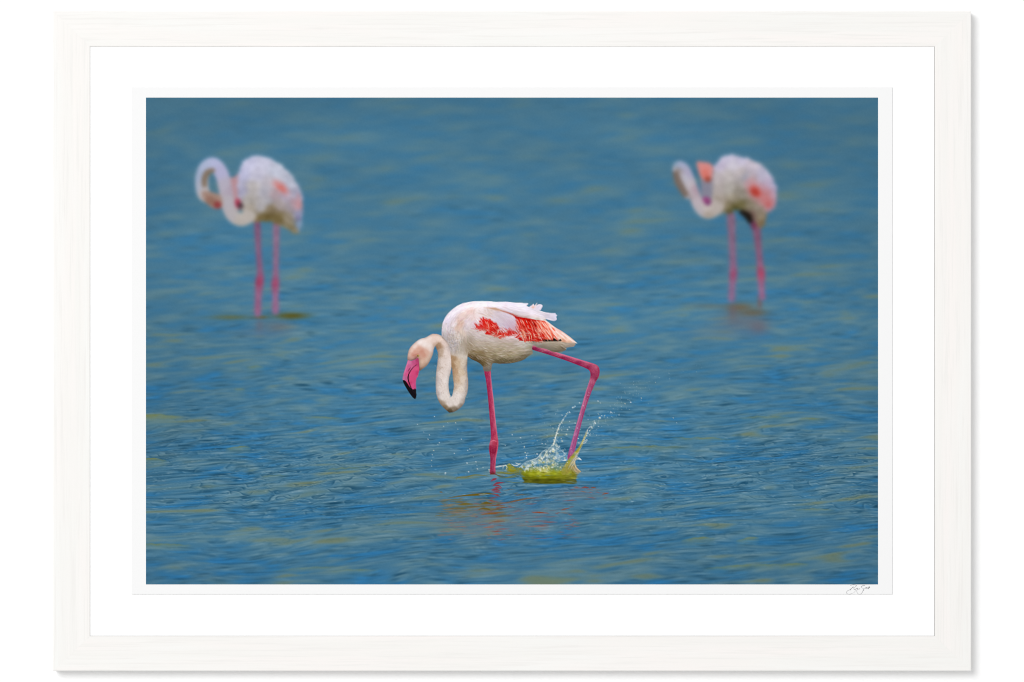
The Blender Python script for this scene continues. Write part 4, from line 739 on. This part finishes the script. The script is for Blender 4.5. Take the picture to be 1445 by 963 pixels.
sheet = spline(zs([(262, 742), (285, 706), (330, 676), (400, 655), (440, 630), (480, 580), (530, 550), (570, 520), (598, 480), (622, 440), (640, 500), (690, 555), (735, 590), (752, 632), (740, 668), (690, 672), (640, 700), (590, 730), (540, 745), (470, 790), (420, 775), (360, 765), (300, 768)]), True, 5)
pm = fill(sheet); X, Y = coords(pm[0], pm[1], pm[2].shape)
wxx, wyy = X+1.6*perlin(X/5, Y/5, 92), Y+1.6*perlin(X/5+4, Y/5, 93)
rid = np.clip(1-np.abs(perlin(wxx/4.2+wyy/9, wyy/6.5-wxx/11, 83))*3.2, 0, 1)**2
rid2 = np.clip(1-np.abs(perlin(wxx/2.0, wyy/2.6, 84))*2.8, 0, 1)**2
cl = sstep(-.15, .5, perlin(wxx/7, wyy/6, 94))
sh = (.16+.75*rid*(.35+.65*cl)+.40*rid2*cl+.28*cl)*blur(pm[2], 1.6)
over(pm[0], pm[1], pm[2]*np.clip(sh, .10, .92), field([p+c for p, c in zip(zs([(300, 740), (420, 690), (520, 640), (600, 560), (660, 620), (720, 640), (600, 700), (480, 750), (400, 755)]), [(206, 218, 214), (208, 220, 216), (200, 212, 210), (224, 228, 212), (190, 208, 216), (206, 218, 222), (186, 186, 140), (200, 192, 116), (196, 196, 150)])], X, Y)); claim(pm, 'splash')
fz = np.random.default_rng(95)
for k in range(150):      # lumps of foam and froth where sheet and mound meet, and bright beads along the rim
    if k < 95: t = fz.uniform(); x = 290+t*430; y = 770-110*math.sin(t*3.0)*fz.uniform(0, 1)+fz.normal(0, 10)
    else: t = fz.uniform(); x = 268+t*340; y = 738-t*60-190*max(t-.3, 0)**1.1+fz.normal(0, 9)
    rr = abs(fz.normal(.7, .45))+.25; a_ = fz.uniform(0, 3)
    c = [(238, 242, 240), (214, 224, 222), (226, 218, 150), (150, 146, 60), (96, 110, 60)][fz.choice(5, p=[.34, .26, .16, .14, .10])]
    px_, py_ = zs([(x, y)])[0]; soft_blob(px_, py_, rr*1.3, rr*.8, c, fz.uniform(.35, .9), a_)
q = np.random.default_rng(91)
for p, w, c in [([(268, 735), (300, 695), (345, 672), (430, 642), (490, 575), (560, 530), (600, 490)], 1.2, (236, 240, 236)), ([(490, 660), (500, 620), (535, 570), (580, 520)], 1.5, (236, 234, 206)), ([(470, 690), (484, 650), (520, 590)], 1.0, (240, 240, 224)), ([(560, 720), (590, 680), (622, 620), (620, 540)], 1.0, (214, 218, 206)), ([(595, 690), (630, 640), (640, 600)], .8, (226, 230, 226)), ([(640, 660), (632, 600), (625, 540), (615, 480)], .9, (210, 222, 226)), ([(660, 560), (700, 570), (745, 620)], 1.0, (226, 236, 240)), ([(670, 662), (720, 660), (752, 655)], 1.3, (226, 234, 236)), ([(690, 670), (740, 668)], .9, (240, 244, 244)), ([(500, 770), (540, 750), (570, 735)], 2.2, (206, 192, 106)), ([(455, 770), (480, 780), (520, 770)], 1.8, (214, 206, 130)), ([(400, 770), (440, 750), (470, 765)], 1.1, (222, 224, 196)), ([(520, 780), (545, 745), (560, 720)], 1.6, (220, 206, 140)), ([(300, 760), (340, 720), (420, 690)], .8, (208, 222, 226)), ([(340, 740), (380, 700), (440, 660)], .7, (216, 228, 232))]:
    stroke(zs([(x+q.normal(0, 3), y+q.normal(0, 3)) for x, y in p]), .3, .2, c, .7, wm=w*.8, soft=.5)
for k in range(120):
    x = q.uniform(275, 740); y = q.uniform(560, 790)
    if y < 770-(x-265)*.78 and x < 600 or (x > 600 and y < 470+(x-600)*1.0): continue
    stroke(zs([(x, y), (x+q.normal(0, 14), y+q.uniform(-22, 8)), (x+q.normal(0, 20), y+q.uniform(-36, 10))]), .2, .15, [(240, 244, 240), (206, 220, 222), (226, 220, 170), (110, 140, 150)][q.integers(4)], q.uniform(.35, .85), wm=q.uniform(.4, 1.0), soft=.45)
for k in range(46):     # the mound's face: runs of light, dark folds, ripples cutting its foot
    x, y = fz.uniform(275, 840), fz.uniform(770, 905); L = fz.uniform(25, 110)
    c = [(206, 200, 96), (92, 88, 14), (172, 164, 40), (96, 128, 136)][fz.choice(4, p=[.25, .30, .30, .15])]
    stroke(zs([(x-L/2, y+fz.normal(0, 3)), (x, y-fz.uniform(0, 7)), (x+L/2, y+fz.normal(0, 3))]), .2, .15, c, fz.uniform(.25, .6), wm=fz.uniform(.5, 1.5), soft=.7)
for k in range(16):
    x = fz.choice([270, 845])+fz.normal(0, 14); y = fz.uniform(810, 912); L = fz.uniform(20, 60)
    stroke(zs([(x-L/2, y), (x, y-3), (x+L/2, y)]), .3, .2, (84, 126, 150), fz.uniform(.5, .9), wm=fz.uniform(.6, 1.4), soft=.6)
# curl on the left
for poly, c, a_ in [([(112, 712), (135, 704), (160, 712), (205, 740), (262, 742), (285, 770), (255, 792), (190, 792), (130, 786), (105, 760)], (134, 130, 34), .9), ([(130, 730), (165, 725), (200, 755), (180, 775), (140, 768)], (164, 154, 40), .7), ([(0, 792), (100, 782), (262, 784), (300, 800), (262, 822), (150, 808), (40, 812)], (112, 112, 52), .6)]:
    pm = fill(spline(zs(poly), True, 5)); X, Y = coords(pm[0], pm[1], pm[2].shape); over(pm[0], pm[1], pm[2]*a_*np.clip(.7+.6*perlin(X/3, Y/1.3, 98), .2, 1), np.array(c, np.float32)+(14*perlin(X/2.5, Y/1.2, 99))[..., None])
for p, w, c in [([(-10, 735), (40, 728), (85, 716)], 1.3, (220, 228, 226)), ([(70, 760), (75, 730), (100, 718), (115, 740), (100, 772)], 1.6, (206, 216, 206)), ([(120, 720), (140, 750), (170, 770), (215, 765)], 3.0, (150, 144, 40)), ([(120, 770), (170, 778), (240, 765)], 2.6, (132, 128, 34)), ([(160, 700), (190, 720), (230, 715), (262, 690)], 1.2, (226, 232, 226)), ([(200, 690), (225, 700), (258, 706)], 1.0, (236, 238, 226)), ([(125, 708), (140, 706), (155, 712)], 1.6, (186, 178, 60)), ([(0, 800), (60, 795), (120, 800), (200, 790), (262, 780)], 1.2, (134, 134, 60)), ([(60, 790), (140, 810), (230, 790)], .9, (112, 110, 40)), ([(240, 745), (262, 728), (280, 705)], 1.2, (216, 222, 210))]:
    stroke(zs(p), .4, .3, c, .85, wm=w, soft=.5)
pm = fill(spline(zs([(60, 740), (90, 712), (160, 700), (262, 690), (270, 780), (200, 785), (120, 782), (70, 775)]))); claim(pm, 'splash')
# right-hand jet
jet = spline(zs([(700, 820), (680, 780), (720, 710), (760, 650), (800, 600), (850, 545), (885, 490), (912, 432), (935, 382), (952, 345), (962, 345), (950, 392), (930, 446), (902, 510), (870, 570), (855, 620), (850, 640), (870, 640), (895, 664), (868, 658), (840, 662), (828, 690), (850, 745), (890, 785), (840, 790), (790, 770), (750, 800)]), True, 5)
pm = fill(jet); X, Y = coords(pm[0], pm[1], pm[2].shape)
jc = field([p+c for p, c in zip(zs([(700, 780), (760, 680), (800, 620), (850, 560), (890, 500), (930, 420), (970, 330), (1030, 268), (840, 610), (820, 660), (800, 740), (840, 760), (760, 760), (880, 660), (790, 690)]), [(150, 146, 60), (164, 154, 44), (166, 152, 30), (160, 146, 40), (168, 156, 80), (178, 172, 130), (200, 206, 200), (226, 232, 230), (178, 172, 160), (176, 164, 140), (160, 140, 84), (170, 150, 120), (152, 140, 60), (226, 230, 226), (186, 170, 120)])], X, Y)
jc += (14*perlin(X/1.4, Y/5, 86))[..., None]
over(pm[0], pm[1], pm[2]*np.clip(.78+.5*perlin(X/1.6, Y/3.5, 88), .35, .95), jc); claim(pm, 'splash')
for k in range(46):
    t = q.uniform()**.7; x, y = 905+t*138+q.normal(0, 6), 470-t*205+q.normal(0, 6); rr = q.uniform(.3, .8)*(1.1-.3*t); soft_blob(*zs([(x, y)])[0], rr*1.5, rr*.8, (232, 238, 236) if q.uniform() < .7 else (206, 196, 140), q.uniform(.4, .95), -1.0)
for p, w, c in [([(720, 760), (770, 680), (840, 590), (890, 500), (940, 390)], 1.0, (190, 176, 40)), ([(750, 760), (800, 680), (850, 600), (905, 500)], .9, (222, 212, 190)), ([(780, 760), (820, 680), (845, 620)], .9, (226, 216, 200)), ([(820, 690), (835, 740), (885, 785)], 1.1, (222, 206, 180)), ([(800, 720), (820, 765), (860, 800)], .8, (206, 176, 130)), ([(790, 760), (800, 790), (830, 812)], .7, (120, 84, 20)), ([(880, 510), (915, 470), (950, 450)], 1.0, (216, 216, 204)), ([(900, 490), (935, 480), (945, 440)], .8, (230, 232, 226)), ([(850, 630), (875, 645), (895, 666)], 1.0, (236, 240, 238)), ([(960, 340), (980, 318), (1000, 300)], .9, (226, 230, 226))]:
    stroke(zs(p), .4, .3, c, .8, wm=w, soft=.45)
# rising thread of drops
th_pts = spline(zs([(600, 500), (618, 445), (636, 378), (662, 308), (694, 245), (730, 200), (768, 155)]), False, 8)
stroke([(p[0]+q.normal(0, .35), p[1]) for p in th_pts[:30:3]], 2.4, .5, (198, 202, 176), .75, soft=.5); stroke([tuple(p) for p in th_pts[2:40:4]], .7, .4, (242, 244, 238), .8, soft=.4)
claim(fill(tube([tuple(p) for p in th_pts[::6]], [1.6, 1.3, 1.0, .8])), 'splash', .35)
drops = []
def drop(x, y, rr, bright=1.0):
    c = (244, 246, 242) if q.uniform() < .75 else (236, 222, 176)
    soft_blob(x, y, rr*1.35, rr*1.2, (206, 218, 222), .55*bright); soft_blob(x+.15, y-.15, rr*.75, rr*.7, c, .95*bright); soft_blob(x-.2*rr, y+.75*rr, rr*.6, rr*.3, (60, 96, 120), .35*bright)
    drops.append((x, y, rr))
for p in th_pts[::2]: drop(p[0]+q.normal(0, .8), p[1]+q.normal(0, .8), q.uniform(.4, 1.05))
for p in th_pts[:26:2]:
    for _ in range(3): drop(p[0]+q.normal(1.5, 2.4), p[1]+q.normal(0, 2), q.uniform(.2, .55), .7)
for x, y, s_ in [(800, 115, 1.3), (825, 102, 1.1), (812, 110, 1.0), (872, 65, 1.0), (690, 195, .9), (595, 330, .8), (745, 345, 1.0), (765, 318, .9), (735, 395, 1.3), (690, 465, 1.3), (660, 520, 1.2), (770, 262, .7), (750, 345, .8), (1085, 222, 1.6), (1105, 200, .9), (1070, 312, .8), (980, 402, .9), (950, 455, 1.1), (858, 438, 1.0), (865, 485, .9), (295, 525, 1.1), (305, 585, 1.1), (318, 640, 1.2), (318, 615, .9), (428, 600, 1.3), (255, 430, .9), (168, 398, 1.0), (95, 510, .6), (210, 468, .6), (480, 490, .8), (518, 495, .8), (912, 95, .9), (826, 278, .9), (850, 330, .7), (875, 185, .7), (1065, 48, 1.0), (1090, 65, .7), (960, 240, .7), (700, 560, 1.0), (680, 440, .8), (640, 545, 1.0), (845, 650, 1.0), (745, 690, .8), (630, 380, 1.0), (720, 550, .7), (735, 590, .7), (1030, 268, 1.1)]:
    drop(*zs([(x, y)])[0], s_*.75)
for x, y, s_ in [(52, 107, 1.2), (248, 97, 1.2), (235, 22, 1.0), (325, 72, .9), (310, 12, 1.0), (318, 45, .6), (422, 80, 1.3), (424, 92, .8), (370, 62, .7)]: drop(*zq([(x, y)])[0], s_*.7)
for x, y in [(613, 588), (598, 610), (589, 599), (618, 628), (620, 625), (609, 650), (610, 642), (609, 658), (604, 620), (626, 602), (643, 597), (646, 606), (632, 597), (612, 636), (660, 636), (663, 634), (659, 654), (641, 640), (673, 662), (628, 669), (668, 645), (606, 614), (651, 620)]:
    drop(x, y, q.uniform(.35, .75), q.uniform(.5, 1))
for k in range(70):
    t = q.uniform(0, 1); x = 742+t*40+q.normal(0, 9); y = 648-t*62+q.normal(0, 14); drop(x, y, q.uniform(.2, .5), q.uniform(.3, .8))
for k in range(60):
    t = q.uniform(0, 1)**.8; x = 832+t*80+q.normal(0, 5+5*t); y = 604-t*58+q.normal(0, 5+8*t); drop(x, y, q.uniform(.2, .55)*(1.3-.6*t), q.uniform(.3, .8))
for x, y, s_ in [(846, 590, 1.3), (862, 582, 1.3), (882, 570, .8), (890, 568, 1.1), (905, 562, .8), (853, 587, .8), (840, 598, .9), (835, 603, 1.0), (950, 590, .7), (955, 597, .6), (944, 527, .4), (925, 540, .5), (983, 525, .4), (945, 535, .4)]: drop(x, y, s_*.75)
for k in range(50): drop(q.uniform(940, 990) if k % 3 else q.uniform(640, 720), q.uniform(515, 540) if k % 3 else q.uniform(590, 655), q.uniform(.15, .3), q.uniform(.25, .55))
for k in range(90):
    t = q.uniform(); x = 812+t*118+q.normal(0, 7); y = 622-t*92+q.normal(0, 9); drop(x, y, q.uniform(.18, .5)*(1.2-.5*t), q.uniform(.35, .9))
for k in range(12):    # drops clinging to the raised leg
    t = q.uniform(.1, 1); x, y = zg([(745-t*145, 300+t*470)])[0]; soft_blob(x+q.normal(0, 1), y, .5, .5, (232, 200, 220), q.uniform(.4, .8))
for x, y, rr in drops:
    if rr > .62: claim(fill(blob(x, y, 1.0, 1.0, n=10)), 'drops', .4)
ink[:] = blur(ink, .42*SS/2, .42*SS/2)
soft_ = blur(ink, .75*SS); ink += 0.75*(ink-soft_)           # print sharpening
# the fine grain of the photograph
ink += gauss1(gauss1(rng.normal(0, 2.4, (HH, WW, 1)).astype(np.float32), .8, 0), .8, 1)

# ------------------------------------------------------------------ the sheet and its ink
SHEET_FRONT = MAT_FRONT+0.0024
paper_mat = speckled('photo_paper', (0.815, 0.815, 0.815), 0.004, 1500, 0.06)
sheet = link('photo_print', box_mesh('photo_print', 185.4, 123.2, 1259.2, 838.6, MAT_FRONT+0.00005, SHEET_FRONT, paper_mat, 0.0002))
tag(sheet, 'photographic print of three flamingos in blue water with a white paper margin', 'photo print')

ink_mat = bpy.data.materials.new('printed_ink'); ink_mat.use_nodes = True
nt = ink_mat.node_tree; bs = nt.nodes['Principled BSDF']
bs.inputs['Roughness'].default_value = 0.9; bs.inputs['Specular IOR Level'].default_value = 0.02
att = node(nt, 'ShaderNodeAttribute', attribute_name='ink'); nt.links.new(att.outputs['Color'], bs.inputs['Base Color'])
tn = node(nt, 'ShaderNodeTexNoise', Scale=1800.0, Detail=2.0); tc = node(nt, 'ShaderNodeTexCoord'); nt.links.new(tc.outputs['Object'], tn.inputs['Vector'])
tb = node(nt, 'ShaderNodeBump', Strength=0.05, Distance=0.0002); nt.links.new(tn.outputs['Fac'], tb.inputs['Height']); nt.links.new(tb.outputs['Normal'], bs.inputs['Normal'])

pad = np.pad(np.clip(ink, 0, 255), ((1, 1), (1, 1), (0, 0)), mode='edge')          # ink at the corners of the 1 mm cells
corner_ink = (pad[0::2, 0::2]+pad[1::2, 0::2]+pad[0::2, 1::2]+pad[1::2, 1::2])[:PH+1, :PW+1]/4/255.0
lin = np.where(corner_ink <= 0.04045, corner_ink/12.92, ((corner_ink+0.055)/1.055)**2.4)/INK_LIGHT
rgba = np.ones((PH+1, PW+1, 4), np.float32); rgba[..., :3] = np.clip(lin, 0, 0.95)
INK_FRONT = SHEET_FRONT+0.00012
fx = (EYE-INK_FRONT)/EYE*0.001
gx = ((np.arange(PW+1)+PX0-722.5)*fx).astype(np.float32); gz = (HANG-(np.arange(PH+1)+PY0-481.5)*fx).astype(np.float32)
def ink_piece(name, mask, parent):
    """the cells of the picture that show one printed thing, as one flat mesh"""
    iy, ix = np.nonzero(mask); w = PW+1
    quad = np.stack([iy*w+ix, (iy+1)*w+ix, (iy+1)*w+ix+1, iy*w+ix+1], 1)
    used, inv = np.unique(quad.ravel(), return_inverse=True); inv = inv.reshape(-1)
    co = np.empty((len(used), 3), np.float32); co[:, 0] = gx[used % w]; co[:, 1] = -INK_FRONT; co[:, 2] = gz[used//w]
    me = bpy.data.meshes.new(name); me.vertices.add(len(used)); me.vertices.foreach_set('co', co.ravel())
    me.loops.add(len(inv)); me.loops.foreach_set('vertex_index', inv.astype(np.int32))
    n = len(iy); me.polygons.add(n); me.polygons.foreach_set('loop_start', np.arange(0, 4*n, 4, dtype=np.int32))
    me.update(calc_edges=True)
    ca = me.color_attributes.new('ink', 'FLOAT_COLOR', 'POINT'); ca.data.foreach_set('color', rgba.reshape(-1, 4)[used].ravel())
    me.materials.append(ink_mat)
    return link(name, me, parent)
def of(*names): return np.isin(part_of, [part_names.index(n) for n in names])
lagoon = tag(ink_piece('lagoon_water', of('lagoon_water'), sheet), 'printed blue lagoon water with olive ripples')
tag(ink_piece('leg_reflection', of('reflection'), lagoon), 'red broken reflection of the front leg')
splash = tag(ink_piece('water_splash', of('splash'), sheet), 'printed olive and white splash round the lifted foot')
tag(ink_piece('splash_drops', of('drops'), splash), kind='stuff')
for key_, label, bits in (('near', 'printed flamingo in focus wading with its neck looped down and one leg lifted', ('wing', 'neck', 'head', 'beak', 'leg', 'leg2')),
                          ('left', 'printed blurred flamingo with its neck curled into a ring', ('neck', 'head', 'leg', 'leg2')),
                          ('right', 'printed blurred flamingo with a black patch showing between its legs', ('neck', 'head', 'leg', 'leg2'))):
    bird = tag(ink_piece('flamingo', of(key_+'.body'), sheet), label)
    for bit in bits: ink_piece(bit.rstrip('2'), of(key_+'.'+bit), bird)

# the photographer's pencilled signature in the lower margin: thin ribbons of graphite
sig = zoomed(1170, 800, 12.04); sv, sf = [], []
for pts, wd in [([(352, 398), (385, 365), (414, 341)], .75), ([(358, 322), (395, 308), (432, 309), (466, 319), (442, 345), (415, 364), (440, 385), (446, 410), (420, 440), (372, 459), (330, 466), (300, 452), (299, 426), (325, 402), (356, 392)], .30), ([(418, 386), (450, 381), (470, 366), (492, 362), (482, 378), (508, 381), (522, 371)], .42),
        ([(492, 365), (471, 400), (476, 440), (500, 466), (535, 465), (560, 440), (576, 410)], .32), ([(612, 318), (566, 325), (545, 345), (560, 361), (586, 376), (575, 402), (592, 400)], .45), ([(600, 381), (620, 360), (641, 355), (636, 376), (660, 364), (690, 345), (662, 379)], .5), ([(640, 348), (655, 352), (688, 336)], .3)]:
    c = spline(sig(pts), False, 8); d = np.gradient(c, axis=0); nn = np.stack([-d[:, 1], d[:, 0]], 1)/np.maximum(np.hypot(d[:, 0], d[:, 1]), 1e-6)[:, None]
    k0 = len(sv); wv = 1.7*wd*(.7+.3*np.sin(np.linspace(0, 9, len(c))))
    for p, m_, w_ in zip(c, nn, wv): sv += [at(*(p+m_*w_/2), INK_FRONT), at(*(p-m_*w_/2), INK_FRONT)]
    sf += [(k0+2*k, k0+2*k+1, k0+2*k+3, k0+2*k+2) for k in range(len(c)-1)]
link('signature', mesh_of('signature', sv, sf, speckled('graphite', (0.30, 0.30, 0.31), 0.3, 2500, 0.0)), sheet)
